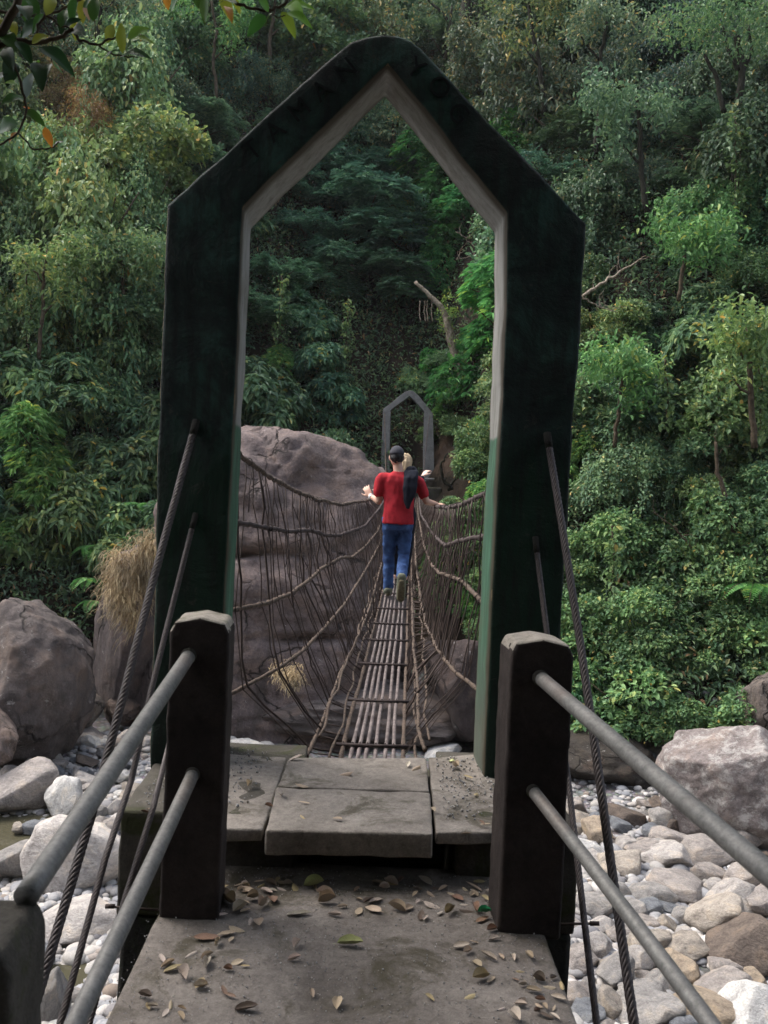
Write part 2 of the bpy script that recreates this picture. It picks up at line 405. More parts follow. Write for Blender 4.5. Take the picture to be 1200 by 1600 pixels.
def proto(kind, seed):
    global RNG; RNG = np.random.default_rng(seed)
    up = np.array([0, 0, 1.0]); o = []
    if kind == 'laurel':      # whorls of broad drooping leaves
        C_, Nn = crown_pts((1.5, 1.4, 1.3), 11, 620); k = 9
        c = np.repeat(C_, k, 0); nn = np.repeat(unit(Nn + [0, 0, .5]), k, 0)
        rad = unit(np.cross(nn, rnd(len(c)))); d = unit(rad + nn * RNG.uniform(-.1, .6, (len(c), 1)))
        p = c + nn * RNG.uniform(-.1, .06, (len(c), 1)) + d * .02
        return leaves(p, d, nn + rnd(len(c), .2), RNG.uniform(.15, .3, len(c)), RNG.uniform(.06, .105, len(c)), .15, .35), 1.0
    if kind == 'blue':        # flat tiered sprays
        C_, Nn = crown_pts((1.6, 1.5, 1.1), 10, 420); k = 16
        tw = unit(Nn * [1, 1, .35] + rnd(len(C_), .25))
        c = np.repeat(C_, k, 0); t = np.tile(np.arange(k) // 2 / (k / 2), len(C_))[:, None]; sd = np.tile([-1, 1] * (k // 2), len(C_))[:, None]
        tr = np.repeat(tw, k, 0); si = unit(np.cross(tr, up)) * sd
        p = c + tr * (t - .5) * .55 - up * t * t * .14
        d = unit(si + tr * .5 + rnd(len(c), .12))
        return leaves(p, d, np.tile(up, (len(c), 1)) + rnd(len(c), .25), RNG.uniform(.12, .19, len(c)) * (1.15 - .4 * t[:, 0]), RNG.uniform(.04, .06, len(c)), .12, .3), 1.0
    if kind == 'bright':      # drooping fans
        C_, Nn = crown_pts((1.3, 1.2, 1.5), 11, 560); k = 8
        c = np.repeat(C_, k, 0); nn = np.repeat(unit(Nn * [1, 1, .3]), k, 0); a = RNG.uniform(-1.3, 1.3, len(c))[:, None]
        si = unit(np.cross(nn, up)); d = unit(nn * np.cos(a) + si * np.sin(a) + up * RNG.uniform(-.4, .25, (len(c), 1)))
        return leaves(c + rnd(len(c), .03), d, np.tile(up, (len(c), 1)) + rnd(len(c), .15), RNG.uniform(.15, .27, len(c)), RNG.uniform(.035, .06, len(c)), .1, .45), 1.0
    if kind in ('shrub',):    # small round leaves
        C_, Nn = crown_pts((1.5, 1.4, 1.1), 13, 800); k = 9
        c = np.repeat(C_, k, 0) + rnd(len(C_) * k, .075); nn = np.repeat(Nn, k, 0); d = unit(nn * .6 + rnd(len(c), .6))
        return leaves(c, d, nn * .5 + up + rnd(len(c), .3), RNG.uniform(.09, .19, len(c)), RNG.uniform(.06, .115, len(c)), .12, .2), 1.0
    if kind == 'far':         # fine airy foliage
        C_, Nn = crown_pts((1.7, 1.6, 1.5), 15, 700, -.6); k = 10
        c = np.repeat(C_, k, 0) + rnd(len(C_) * k, .1); nn = np.repeat(Nn, k, 0); d = unit(nn * .4 + rnd(len(c), .7) + [0, 0, -.2])
        return leaves(c, d, nn * .4 + up + rnd(len(c), .4), RNG.uniform(.1, .19, len(c)), RNG.uniform(.045, .075, len(c)), .1, .25), 1.0
    if kind in ('vine', 'dry'):   # leafy mounds with short hanging strands
        C_, Nn = crown_pts((1.5, 1.2, 1.5), 12, 230, -.2); P_, D_, U_ = [], [], []
        for q, nn in zip(C_, Nn):
            ln = RNG.exponential(.42) + .15 if kind == 'vine' else RNG.uniform(.2, .8); t = 0; ph = RNG.uniform(0, 6); out = nn * [1, 1, .2]
            while t < ln:
                w = q + out * (.22 * (1 - math.exp(-t * 3))) + [math.sin(t * 4 + ph) * .1, math.cos(t * 3.6 + ph) * .1, -t * .9]
                for _ in range(6 if kind == 'vine' else 7):
                    P_.append(w + RNG.normal(0, .10, 3)); D_.append(out * .6 + RNG.normal(0, .6, 3) + [0, 0, -.3]); U_.append(out * .8 + [0, 0, .9] + RNG.normal(0, .25, 3))
                t += .07
        P_ = np.array(P_); D_ = unit(np.array(D_)); U_ = np.array(U_); n = len(P_)
        if kind == 'vine': return leaves(P_, D_, U_, RNG.uniform(.07, .15, n), RNG.uniform(.05, .09, n), .12, .25), 1.0
        return leaves(P_, D_, U_, RNG.uniform(.05, .16, n), RNG.uniform(.01, .035, n), .1, .3), 1.0
PROTO = {}
for kd, cnt in (('laurel', 3), ('blue', 3), ('bright', 3), ('shrub', 3), ('far', 3), ('vine', 3), ('dry', 2)):
    for i in range(cnt):
        (v, f), _ = proto(kd, 100 + i * 17 + len(kd) * 3)
        me = np_mesh(kd + '_crown', v, f, False)
        me.materials.append(M['vine'] if kd in ('vine', 'shrub') else M[kd]); PROTO.setdefault(kd, []).append(me)
def stem_mesh(kind, seed):
    rr = random.Random(seed); mb = MB(); 
    base = Vector((rr.uniform(-.2, .2), .5, -1.7))
    mb.tube([base, Vector((0, .25, -1.0)), Vector((.05, .1, -.3)), Vector((0, 0, .3))], [.09, .07, .055, .03], 7)
    for k in range(7):
        a = k * 2.4 + rr.random(); e = Vector((math.cos(a), math.sin(a) * .9, rr.uniform(-.1, .6)))
        s0 = Vector((0, .1, rr.uniform(-.8, .2)))
        mb.tube([s0, s0 + e * .45 + Vector((0, 0, .15)), s0 + e * 1.0 + Vector((0, 0, .2))], [.035, .022, .01], 5)
    return mesh_of('stem', mb.v, mb.f)
STEM = [stem_mesh('s', i) for i in range(4)]
for me in STEM: me.materials.append(M['bark'])

# ------------------------------------------------------------------ plants on the slope
BM = {'laurel': ('dark laurel bush', 'bush'), 'blue': ('blue-green tiered tree', 'tree'),
      'bright': ('bright fan-leaved plant', 'tree'), 'shrub': ('small-leaved shrub', 'shrub'),
      'far': ('fine-leaved airy tree', 'tree'), 'vine': ('green creeper mound', 'creeper'),
      'dry': ('brown dried creeper', 'creeper')}
NAMES = {'laurel': 'laurel_bush', 'blue': 'broadleaf_tree', 'bright': 'fan_leaved_plant', 'shrub': 'shrub', 'far': 'airy_tree', 'vine': 'hanging_creeper', 'dry': 'dry_creeper'}
plants = []     # (px, py, kind, object)
def plant(kind, loc, sc, rz, tint, px, py, stretch=1.0):
    root = empty(NAMES[kind], loc); root.rotation_euler = (0, 0, rz); root.scale = (sc, sc, sc * stretch)
    c = bpy.data.objects.new('crown', random.choice(PROTO[kind])); COL.objects.link(c); c.parent = root; c.color = (*tint, 1)
    t = bpy.data.objects.new('stem', random.choice(STEM)); COL.objects.link(t); t.parent = root
    plants.append((px, py, kind, root)); return root
def kind_at(px, py):
    r = random.random()
    if px < 260:
        if py > 590: return 'laurel' if r < .85 else 'bright'
        if py > 330: return 'vine' if r < .75 else ('shrub' if r < .9 else 'laurel')
        if py > 130: return ('dry' if r < .35 and 60 < px < 240 else 'vine') if r < .7 else 'shrub'
        return 'far' if r < .7 else 'blue'
    if px < 640:
        if py < 230: return 'far' if r < .6 else ('shrub' if r < .8 else 'blue')
        if py < 560: return 'blue' if r < .85 else 'laurel'
        return 'laurel' if r < .35 else ('shrub' if r < .7 else 'bright')
    if px < 900:
        if py < 230: return 'far' if r < .85 else 'blue'
        if py < 640: return 'bright' if px < 800 else ('shrub' if r < .5 else 'blue')
        return 'bright' if r < .5 else 'shrub'
    if py < 320: return 'far' if r < .5 else ('blue' if r < .85 else 'vine')
    if py < 480 and px > 1050: return 'vine'
    if py < 800: return 'shrub' if r < .45 else ('laurel' if r < .7 else 'vine')
    return 'shrub'
random.seed(21)
row = 0; py = 1115
while py > -190:
    near = py > 620
    stepx = 74 if near else 80
    px = -130 + (row % 2) * stepx * .5
    while px < 1330:
        qx = px + random.uniform(-22, 22); qy = py + random.uniform(-20, 20); px += stepx
        if qy > 940 and qx < 860: continue
        if qy > 900 and qx < 320: continue
        if 330 < qx < 690 and qy > 735: continue
        if 675 < qx < 742 and 695 < qy < 775: continue       # bare earth beside the far tower
        if 560 < qx < 735 and 470 < qy < 660 and random.random() < .75: continue   # dark hollow
        if 580 < qx < 700 and 655 < qy: continue
        p = hit(qx, qy)
        if p is None: continue
        kd = kind_at(qx, qy)
        if 930 < qx < 1080 and 260 < qy < 450 and random.random() < .6: continue
        if 225 < qx < 300 and 370 < qy < 500: continue
        sc = p.y * random.uniform(38, 62) / FP / 1.25
        if kd in ('vine',): sc *= 1.05
        STR = random.uniform(.85, 1.25); v = random.uniform(.78, 1.25); h = random.uniform(-.12, .12)
        tint = (v * (1 + h), v, v * (1 - h * .8))
        sc *= random.choice([.75, .9, 1, 1, 1.15, 1.35])
        nzt = mn.noise(Vector((qx * .006, qy * .006, 4.4))) * 1.2
        tint = (tint[0] * (1 + .25 * nzt), tint[1] * (1 + .10 * nzt), tint[2] * (1 - .15 * nzt))
        if qx < 260 and qy < 560: tint = (tint[0] * 1.18, tint[1] * 1.1, tint[2] * 1.0)
        if qx > 1060 and 320 < qy < 480: tint = (tint[0] * 1.15, tint[1] * 1.25, tint[2]); kd = 'vine'
        if 300 < qx < 640 and 230 < qy < 600: tint = (tint[0] * .9, tint[1] * 1.02, tint[2] * 1.05)
        if 640 <= qx < 800 and 230 < qy < 640: tint = (tint[0] * .85, tint[1] * 1.1, tint[2] * .95)
        if kd == 'vine' and qx < 260: STR = 1.55
        if 70 < qx < 230 and 140 < qy < 300 and random.random() < .6: kd = 'dry'; tint = (1.15, .95, .8); STR = 1.2
        if kd == 'far' and qx > 700: tint = (tint[0] * .9, tint[1] * .95, tint[2] * 1.1)
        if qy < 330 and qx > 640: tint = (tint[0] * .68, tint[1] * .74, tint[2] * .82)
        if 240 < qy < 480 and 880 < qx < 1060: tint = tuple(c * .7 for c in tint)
        if kd == 'shrub' and qy > 830: tint = (v * 1.0, v * 1.08, v * 1.0)
        outp = random.uniform(.1, .9) * sc
        rz = random.uniform(-.5, .5) if kd in ('vine', 'dry') else random.uniform(0, 6.28)
        plant(kd, p + Vector((0, -outp, .25 * sc)), sc, rz, tint, qx, qy, STR)
    py -= 66 if near else 70; row += 1
for kd_, x_, y_, r_ in (('shrub', 722, 800, 30), ('bright', 752, 790, 34), ('shrub', 748, 850, 30), ('shrub', 715, 860, 26), ('shrub', 756, 915, 32), ('bright', 735, 950, 24), ('shrub', 765, 990, 34), ('shrub', 745, 1030, 24), ('shrub', 690, 830, 22), ('shrub', 770, 1060, 26), ('laurel', 725, 735, 22), ('shrub', 745, 730, 30), ('laurel', 620, 690, 20), ('shrub', 645, 715, 14), ('laurel', 580, 665, 22), ('bright', 700, 640, 26), ('shrub', 712, 668, 22), ('blue', 690, 605, 28), ('bright', 742, 680, 26), ('shrub', 728, 610, 28), ('blue', 700, 570, 30), ('laurel', 650, 600, 26), ('shrub', 670, 680, 14)):
    Y_ = 27.5 if y_ < 780 and x_ < 760 and x_ > 660 else (36 if x_ < 660 else 24.5 - (y_ - 790) * .009)
    if kd_ == 'laurel' and x_ > 700: Y_ = 32.5
    if 560 < y_ < 700 and x_ > 640: Y_ = hit(x_, y_).y - .6
    p = P(x_, y_, Y_); plant(kd_, p, Y_ * r_ / FP / 1.25, random.uniform(0, 6), (1.3, 1.3, 1.2), x_, y_)
# banks outside the frame and behind the photographer
OUT = []
for i in range(46):
    x = random.choice([-1, 1]) * random.uniform(14, 40); y = bank(x) + random.uniform(0, 16)
    if abs(x) / y < .56: continue
    k = random.choice(['laurel', 'shrub', 'blue', 'far'])
    OUT.append((k, x, y, random.uniform(1.2, 2.6)))
for i in range(60):
    x = random.uniform(-16, 16); y = random.uniform(-17, -2.2)
    if abs(x) < 1.9 and y > -5: continue
    OUT.append((random.choice(['laurel', 'shrub', 'blue']), x, y, random.uniform(1.0, 2.0)))
for k, x, y, sc in OUT:
    r_ = plant(k, Vector((x, y, H(x, y) + sc * .6)), sc, random.uniform(0, 6.28), (.8, .8, .8), -9999, 0)
# undergrowth: nobody could count it
RNG = np.random.default_rng(5)
pts = []; 
while len(pts) < 42000:
    px_, py_ = RNG.uniform(-200, 1400), RNG.uniform(-200, 1150)
    Y = RNG.uniform(18, 60)
    if 540 < px_ < 740 and 470 < py_ < 660 and RNG.random() < .85: continue
    q = CAM + ray(px_, py_) * (Y / ray(px_, py_).y)
    d = q.y - bank(q.x)
    if d < .5: continue
    if 1.0 < q.x < 4.0 and d < 5.5 and q.y < 34: continue
    z = H(q.x, q.y)
    if z > 48: continue
    pts.append((q.x, q.y, z + RNG.uniform(.0, .95)))
pts = np.array(pts); k = 8; c = np.repeat(pts, k, 0) + rnd(len(pts) * k, .22)
d = unit(rnd(len(c)) + [0, -.6, .2]); v, f = leaves(c, d, np.tile([0, -.4, 1.0], (len(c), 1)) + rnd(len(c), .3), RNG.uniform(.1, .26, len(c)), RNG.uniform(.04, .1, len(c)))
tag(link('undergrowth', np_mesh('undergrowth', v, f, False), M['under']), 'low leafy undergrowth covering the steep earth bank behind the river', 'undergrowth', kind='stuff')
ORD = ['leftmost'] + [w + ' from left' for w in 'second third fourth fifth sixth seventh eighth ninth tenth eleventh twelfth thirteenth fourteenth fifteenth sixteenth'.split()]
reg = {}
def region(px, py):
    if px == -9999: return 'on the bank outside the picture'
    h = 'left of the arch' if px < 300 else ('inside the arch' if px < 790 and py > 150 else ('above the arch' if px < 790 else 'right of the arch'))
    band = ['above the picture top', 'along the top edge', 'level with its sloping beams', 'level with its shoulders', 'halfway up its legs', 'level with the far arch', 'level with the hand ropes', 'just above the river stones'][min(7, max(0, int((py + 140) // 140)))]
    return h + ', ' + band
for px_, py_, kd, o in plants: reg.setdefault((kd, region(px_, py_)), []).append((px_, o))
for (kd, rg), lst in reg.items():
    lst.sort(key=lambda t: t[0]); lb, cat = BM[kd]
    if 'outside' in rg:
        for _, o in lst: tag(o, lb + ' ' + rg, cat, 'plants on the banks outside the picture')
        continue
    for i, (_, o) in enumerate(lst):
        o_ = '' if len(lst) == 1 else ORD[min(i, 15)] + ' '
        tag(o, (o_ + lb + ' ' + rg), cat, lb + 's on the slope')

# ------------------------------------------------------------------ trees with visible trunks, dead branches
def limb(mb, px_pts, Y, rad, n=7, wob=.0):
    pts = [P(x, y, Y + (q[2] if len(q) > 2 else 0)) for q in px_pts for x, y in [q[:2]]]
    out = []; rr = []
    m = len(pts)
    for i in range(m - 1):
        for t in np.linspace(0, 1, 5, endpoint=False):
            out.append(pts[i].lerp(pts[i + 1], t) + Vector((random.gauss(0, wob), random.gauss(0, wob), random.gauss(0, wob)))); 
            g = (i + t) / (m - 1); rr.append(rad[0] * (1 - g) + rad[1] * g)
    out.append(pts[-1]); rr.append(rad[1]); mb.tube(out, rr, n)
def depth_at(px, py, off=.8):
    p = hit(px, py); return (p.y if p else 45) - off
def small_crown(name, root, centers, mat, L=(.08, .15), W=.5, k=10, tint=(1, 1, 1), spread=.16):
    c = np.repeat(np.array([tuple(p) for p in centers]), k, 0); c = c + rnd(len(c), spread)
    d = unit(rnd(len(c)) + [0, 0, -.25]); Ls = RNG.uniform(L[0], L[1], len(c))
    v, f = leaves(c, d, np.tile([0, 0, 1.0], (len(c), 1)) + rnd(len(c), .4), Ls, Ls * W)
    me = np_mesh(name, v, f, False); o = link(name, me, mat, root); o.color = (*tint, 1); return o
def trunk_tree(limbs, Y, label, mat, leafmat, cen, name='tall_tree', tint=(1, 1, 1), wob=.02, L=(.1, .2), k=12, spread=.3):
    b = P(limbs[0][0][0][0], limbs[0][0][0][1], Y); root = empty(name, b); tag(root, label, 'tree')
    mb = MB()
    for pts, rad in limbs: limb(mb, pts, Y, rad, 8, wob)
    build(mb, 'trunk', mat, root)
    cs = []
    for (x, y, r, n) in cen:
        for _ in range(n):
            a = RNG.uniform(0, 6.28); q = math.sqrt(RNG.random()) * r; cs.append(P(x + q * math.cos(a), y + q * math.sin(a) * .7, Y + RNG.uniform(-1.2, .8)))
    small_crown('crown', root, cs, leafmat, L, .4, k, tint, spread)
Yt = depth_at(705, 170, 3.0)
trunk_tree([([(700, 175), (708, 120), (722, 60), (732, 0), (738, -60)], (.38, .24)), ([(716, 95), (760, 70), (800, 50), (880, 55)], (.12, .04)),
            ([(722, 48), (780, 22), (850, 28), (910, 10)], (.12, .04)), ([(712, 110), (700, 60), (706, 10)], (.1, .05)), ([(725, 55), (690, 20), (660, -10)], (.1, .04))],
           Yt, 'dark thick trunked tree with bare spreading limbs above the right side of the arch', M['barkdark'], M['far'],
           [(800, 0, 90, 110), (640, 15, 70, 60), (860, 90, 90, 90), (900, 30, 70, 70)], tint=(.8, .85, .75))
Yt = depth_at(1140, 250, 2.2)
trunk_tree([([(1150, 330), (1148, 250), (1150, 180), (1160, 110), (1150, 50)], (.16, .1)), ([(1158, 115), (1175, 80), (1170, 40)], (.09, .05)), ([(1155, 110), (1140, 80), (1128, 40)], (.09, .05)), ([(1132, 180), (1120, 120), (1100, 85)], (.09, .05))],
           Yt, 'slim forked tree hung with leaves at the upper right edge', M['barkdark'], M['vine'], [(1140, 20, 70, 110), (1075, 40, 50, 60), (1180, 60, 30, 40)], tint=(.8, .9, .85))
Yt = depth_at(270, 40, 2.0)
trunk_tree([([(272, 120), (265, 60), (255, 0), (250, -40)], (.13, .09)), ([(268, 70), (290, 40), (305, 5)], (.06, .03))], Yt,
           'thin dark trunked tree behind the hanging leaves at the top left', M['barkdark'], M['far'], [(250, 20, 70, 70), (330, 60, 60, 60)], tint=(.75, .95, .6))
Yt = depth_at(505, 60, 2.0)
trunk_tree([([(506, 75), (508, 30), (505, -30)], (.14, .11))], Yt, 'straight brown trunked tree left of the arch peak', M['bark'], M['blue'], [(470, 75, 60, 80), (530, 30, 40, 40)])
Yt = depth_at(615, 230, 1.6)
trunk_tree([([(617, 275), (616, 215), (612, 165), (618, 120)], (.12, .08)), ([(640, 262), (652, 235), (662, 215)], (.05, .03))], Yt, 'slim brown trunked tree seen just under the arch peak', M['bark'], M['blue'],
           [(612, 180, 28, 40), (560, 190, 40, 30)])
# leaning broken trunk with moss and epiphytes
Yt = depth_at(700, 560, 3.2)
b = P(738, 650, Yt); root = empty('broken_tree', b); tag(root, 'pale leaning broken trunk tufted with yellow green leaves behind the far arch', 'tree')
mb = MB(); limb(mb, [(738, 650), (728, 600), (712, 560), (702, 520), (698, 495)], Yt, (.17, .15), 9, .015); limb(mb, [(698, 497), (688, 478), (670, 460), (649, 440)], Yt, (.12, .06), 8, .012)
build(mb, 'trunk', M['barkpale'], root)
cs = [P(random.gauss(700, 9), random.gauss(492, 14), Yt + random.uniform(-.3, .3)) for _ in range(36)]
small_crown('leaf_tuft', root, cs, M['vine'], (.1, .2), .3, 7, (1.3, 1.25, .7), .08)
mb = MB()
for x in (656, 664, 668, 675): limb(mb, [(x, 470), (x - 1, 485), (x + 1, 503)], Yt, (.012, .022), 5, .01)
build(mb, 'hanging_root', M['barkpale'], root)
# bare pale branches
def bare(Y, lines, name, label, mat=None):
    root = empty(name, P(lines[0][0][0][0], lines[0][0][0][1], Y)); tag(root, label, 'branch'); mb = MB()
    for pts, rad in lines: limb(mb, pts, Y, rad, 6, .02)
    build(mb, 'bough', mat or M['barkpale'], root)
    mb = MB()
    for pts, rad in lines:
        for _ in range(7):
            i = random.randrange(len(pts) - 1); t = random.random(); x = pts[i][0] * (1 - t) + pts[i+1][0] * t; y = pts[i][1] * (1 - t) + pts[i+1][1] * t
            a = random.uniform(-2.4, -.2); l = random.uniform(12, 34)
            limb(mb, [(x, y), (x + l * .5 * math.cos(a), y + l * .5 * math.sin(a)), (x + l * math.cos(a + .3), y + l * math.sin(a + .3))], Y, (.012, .005), 4, .01)
    build(mb, 'twig', mat or M['barkpale'], root)
bare(depth_at(950, 440, 2.6), [([(910, 462), (945, 440), (975, 420), (1005, 405)], (.06, .02)), ([(912, 465), (935, 480), (965, 488)], (.03, .01))], 'dead_branch', 'bare grey branch reaching right from behind the right leg of the arch')
bare(depth_at(740, 400, 2.4), [([(782, 430), (760, 400), (735, 378), (712, 362)], (.03, .01)), ([(782, 415), (765, 405), (740, 400), (712, 405)], (.025, .008)), ([(780, 385), (765, 370), (745, 350)], (.025, .008))], 'dead_branch', 'spray of bare pale twigs inside the arch beside its right leg')
bare(depth_at(60, 330, 2.2), [([(0, 345), (50, 325), (90, 320), (140, 300)], (.03, .01)), ([(60, 260), (90, 300), (130, 345), (150, 400)], (.02, .008)), ([(90, 370), (60, 420), (30, 440)], (.02, .008))], 'dead_branch', 'thin pale bare branches among the creepers at the far left')
bare(depth_at(350, 250, 2.2), [([(240, 345), (262, 365), (300, 300), (345, 220)], (.02, .008))], 'dead_branch', 'thin bare twig crossing the creepers beside the left shoulder of the arch')
bare(depth_at(1120, 800, 1.8), [([(1145, 900), (1152, 850), (1138, 790), (1120, 740), (1118, 690)], (.09, .04)), ([(1150, 860), (1165, 900), (1155, 960)], (.05, .03)), ([(1090, 870), (1060, 830), (1020, 800)], (.03, .01))], 'dead_branch', 'reddish brown dead stem draped with leaves on the right slope', M['bark'])
bare(depth_at(690, 760, 1.2), [([(706, 765), (690, 745), (688, 725), (700, 708)], (.07, .03)), ([(700, 765), (715, 745), (722, 720)], (.05, .02))], 'dead_branch', 'dark bare stems on the brown earth right of the far arch', M['barkdark'])
def slim(px, py, h, lean, Yoff, rad, label, mat, lm, cr=40, tint=(1, 1, 1)):
    Y = depth_at(px, py, Yoff); m = [(px, py), (px + lean * .3 + random.uniform(-5, 5), py - h * .4), (px + lean * .6 + random.uniform(-6, 6), py - h * .7), (px + lean, py - h)]
    br = [((m[2][0], m[2][1]), (m[2][0] + random.choice([-1, 1]) * h * .18, m[2][1] - h * .2)), ((m[1][0], m[1][1]), (m[1][0] + random.choice([-1, 1]) * h * .2, m[1][1] - h * .22))]
    trunk_tree([(m, (rad, rad * .6))] + [(list(b_), (rad * .5, rad * .25)) for b_ in br], Y, label, mat, M[lm], [(m[3][0] + random.uniform(-1.5, 1.5) * cr, m[3][1] + random.uniform(-.6, .9) * cr, cr * random.uniform(.3, .6), 22) for _ in range(7)] + [(br[0][1][0], br[0][1][1], cr * .5, 24), (br[1][1][0], br[1][1][1], cr * .5, 24)], 'slim_tree', tint, .02, (.12, .24), 9, .22)
slim(930, 240, 210, 20, 2.4, .1, 'slim dark tree above the right shoulder of the arch', M['barkdark'], 'far', 46)
slim(1010, 330, 180, -15, 2.6, .1, 'slim dark tree with small crown right of the arch shoulder', M['barkdark'], 'blue', 44)
slim(1060, 470, 120, 25, 2.0, .07, 'short leaning tree right of the arch over a dark hollow', M['bark'], 'bright', 40)
slim(850, 180, 190, -25, 2.4, .11, 'crooked dark tree above the right beam of the arch', M['barkdark'], 'far', 50, (1.1, 1, .7))
slim(420, 120, 150, 12, 2.2, .1, 'slim brown tree above the left beam of the arch', M['bark'], 'blue', 44)
slim(340, 160, 160, -10, 2.2, .08, 'thin pale tree left of the arch peak with airy crown', M['bark'], 'bright', 40)
slim(150, 130, 150, 14, 2.4, .1, 'dark slim tree above the brownish creepers at the left', M['barkdark'], 'far', 46)
slim(1180, 700, 190, -12, 2.4, .09, 'creeper clad trunk at the right edge halfway down the slope', M['bark'], 'vine', 46, (1.2, 1.15, .9))
slim(960, 700, 130, 16, 1.8, .06, 'small leaning tree close to the right leg of the arch', M['bark'], 'bright', 34)
slim(60, 560, 170, 14, 2.0, .07, 'thin leaning tree rising out of the laurels at far left', M['bark'], 'vine', 40, (1.2, 1.1, .9))
slim(200, 520, 150, -16, 2.0, .07, 'thin tree near the left leg of the arch among creepers', M['bark'], 'vine', 40)
def liana(px, py, l, label):
    Y = depth_at(px, py + l, 2.4); root = empty('liana', P(px, py, Y)); tag(root, label, 'liana', 'lianas hanging on the slope'); mb = MB(); pp = [(px, py)]
    for k in range(1, 7): pp.append((pp[-1][0] + random.uniform(-5, 5), py + l * k / 6))
    limb(mb, pp, Y, (.025, .014), 5, .02); build(mb, 'stem', M['bark'], root)
    cs = [P(pp[i][0] + random.gauss(0, 4), pp[i][1] + random.uniform(0, l / 6), Y + random.uniform(-.2, .1)) for i in range(6) for _ in range(5)]
    small_crown('leaf_tuft', root, cs, M['vine'], (.1, .2), .6, 5, (1.1, 1.05, .9), .1)
for x_, y_, l_, lb in ((1148, 180, 150, 'long liana hanging below the forked tree at the upper right'), (1162, 200, 120, 'shorter liana right beside the long one at the upper right'), (1190, 560, 120, 'liana at the right edge level with the middle of the right leg'), (1040, 560, 110, 'liana over the right slope halfway between leg and edge'), (118, 330, 150, 'liana in the creepers left of the left arch shoulder'), (40, 420, 130, 'liana at the far left below the bare branches'), (182, 300, 120, 'liana under the brown dried creepers at the left'), (440, 430, 100, 'liana inside the arch near its left leg'), (545, 470, 90, 'liana inside the arch beside the dark hollow'), (960, 820, 110, 'liana close to the right leg near the hand ropes'), (640, 300, 80, 'liana just below the peak inside the arch')):
    liana(x_, y_, l_, lb)
# ferns by the dry grass
def fern(px, py, Y, n, ln, label, tint=(1, 1, 1)):
    b = P(px, py, Y); root = empty('fern', b); tag(root, label, 'fern', 'ferns beside the dry grass')
    P_, D_, U_ = [], [], []; LL = []
    mb = MB()
    for i in range(n):
        a = random.uniform(-2.9, -.2) if n > 2 else -1.5; out = Vector((math.cos(a), math.sin(a) * .8, 0)); l = ln * random.uniform(.7, 1.1); pp = []
        for t in np.linspace(0, 1, 22):
            q = b + out * l * t + Vector((0, 0, l * (.55 * t - .95 * t * t))); pp.append(q)
            side = Vector((-out.y, out.x, 0))
            for sgn in (-1, 1):
                P_.append(tuple(q)); D_.append(tuple(side * sgn + out * .35)); U_.append((0, 0, 1)); LL.append(l * .28 * math.sin(math.pi * min(1, t * .85 + .12)) + .02)
        mb.tube(pp, .008, 4)
    v, f = leaves(np.array(P_), np.array(D_, float), np.array(U_, float), np.array(LL), np.array(LL) * .2 + .012, .05, .25)
    o = link('frond', np_mesh('frond', v, f, False), M['bright'], root); o.color = (*tint, 1); build(mb, 'stalk', M['bark'], root)
RNG = np.random.default_rng(9)
for i, (x, y, n_, l, wh) in enumerate([(150, 855, 7, 1.0, 'largest, above the straw at the left'), (205, 840, 7, 1.0, 'paler, directly above the dry straw'), (140, 905, 5, .7, 'hanging low over the dark gap beside the boulder'), (225, 790, 8, 1.2, 'highest, touching the left leg of the arch'), (150, 940, 4, .7, 'lowest, just above the brown boulder'), (400, 590, 8, 1.1, 'inside the arch beside its left leg'), (410, 640, 8, 1.0, 'inside the arch above the big boulder'), (1180, 915, 6, .9, 'at the right edge of the picture')]):
    fern(x, y, depth_at(x, y, 1.3), n_, l, 'green arching fern, ' + wh, (1.0, 1.1, 1.0))

# ------------------------------------------------------------------ stones
def rock_mesh(seed, sub=3, facets=8, amp=.14, detail=.03):
    rr = random.Random(seed); bm = bmesh.new(); bmesh.ops.create_icosphere(bm, subdivisions=sub, radius=1)
    pl = []
    for _ in range(facets):
        v = Vector((rr.gauss(0, 1), rr.gauss(0, 1), rr.gauss(0, 1))).normalized(); pl.append((v, rr.uniform(.52, .85)))
    o = Vector((rr.uniform(0, 50), rr.uniform(0, 50), 0))
    for v in bm.verts:
        p = v.co.copy(); p *= 1 + amp * mn.fractal(p * 1.1 + o, 1, 2, 3)
        for nn, dd in pl:
            e = p.dot(nn) - dd
            if e > 0: p -= nn * e * .9
        p *= 1 + detail * mn.fractal(p * 4 + o, 1, 2, 4)
        v.co = p
    me = bpy.data.meshes.new('stone'); bm.to_mesh(me); bm.free()
    me.polygons.foreach_set('use_smooth', [True] * len(me.polygons)); return me
ROCKS = [rock_mesh(i, 4, 9 + i % 5, .2, .03) for i in range(12)]
for m_ in ROCKS: m_.materials.append(M['stone'])
def stone(px, py, w, h, col, label, name='river_stone', z0=-5.0, me=None, group='stones on the river bed', cat='stone', rz=None, dep=.85):
    q = PZ(px, py + h * .25, z0); Y = q.y; rx = w / 2 / FP * Y * 1.22; rz_ = max(h / FP * Y * .5, .05) * 1.05
    c = P(px, py, Y); o = bpy.data.objects.new(name, me or random.choice(ROCKS)); COL.objects.link(o)
    o.location = (c.x, Y, max(z0 + rz_ * .45, c.z - rz_ * .1)); o.scale = (rx, rx * dep, rz_)
    o.rotation_euler = (random.uniform(-.15, .15), random.uniform(-.15, .15), random.uniform(-.4, .4) + random.choice([0, math.pi]) if rz is None else rz)
    o.color = (*col, 1); tag(o, label, cat, group); STN.append((o.location.x, Y, rx)); return o
STN = []
TAN = (.38, .335, .285); MAU = (.34, .305, .28); GRY = (.31, .292, .275); BRN = (.15, .12, .10); PAL = (.46, .425, .395); SLT = (.2, .21, .225); ORG = (.42, .34, .255); WHT = (.58, .565, .54)
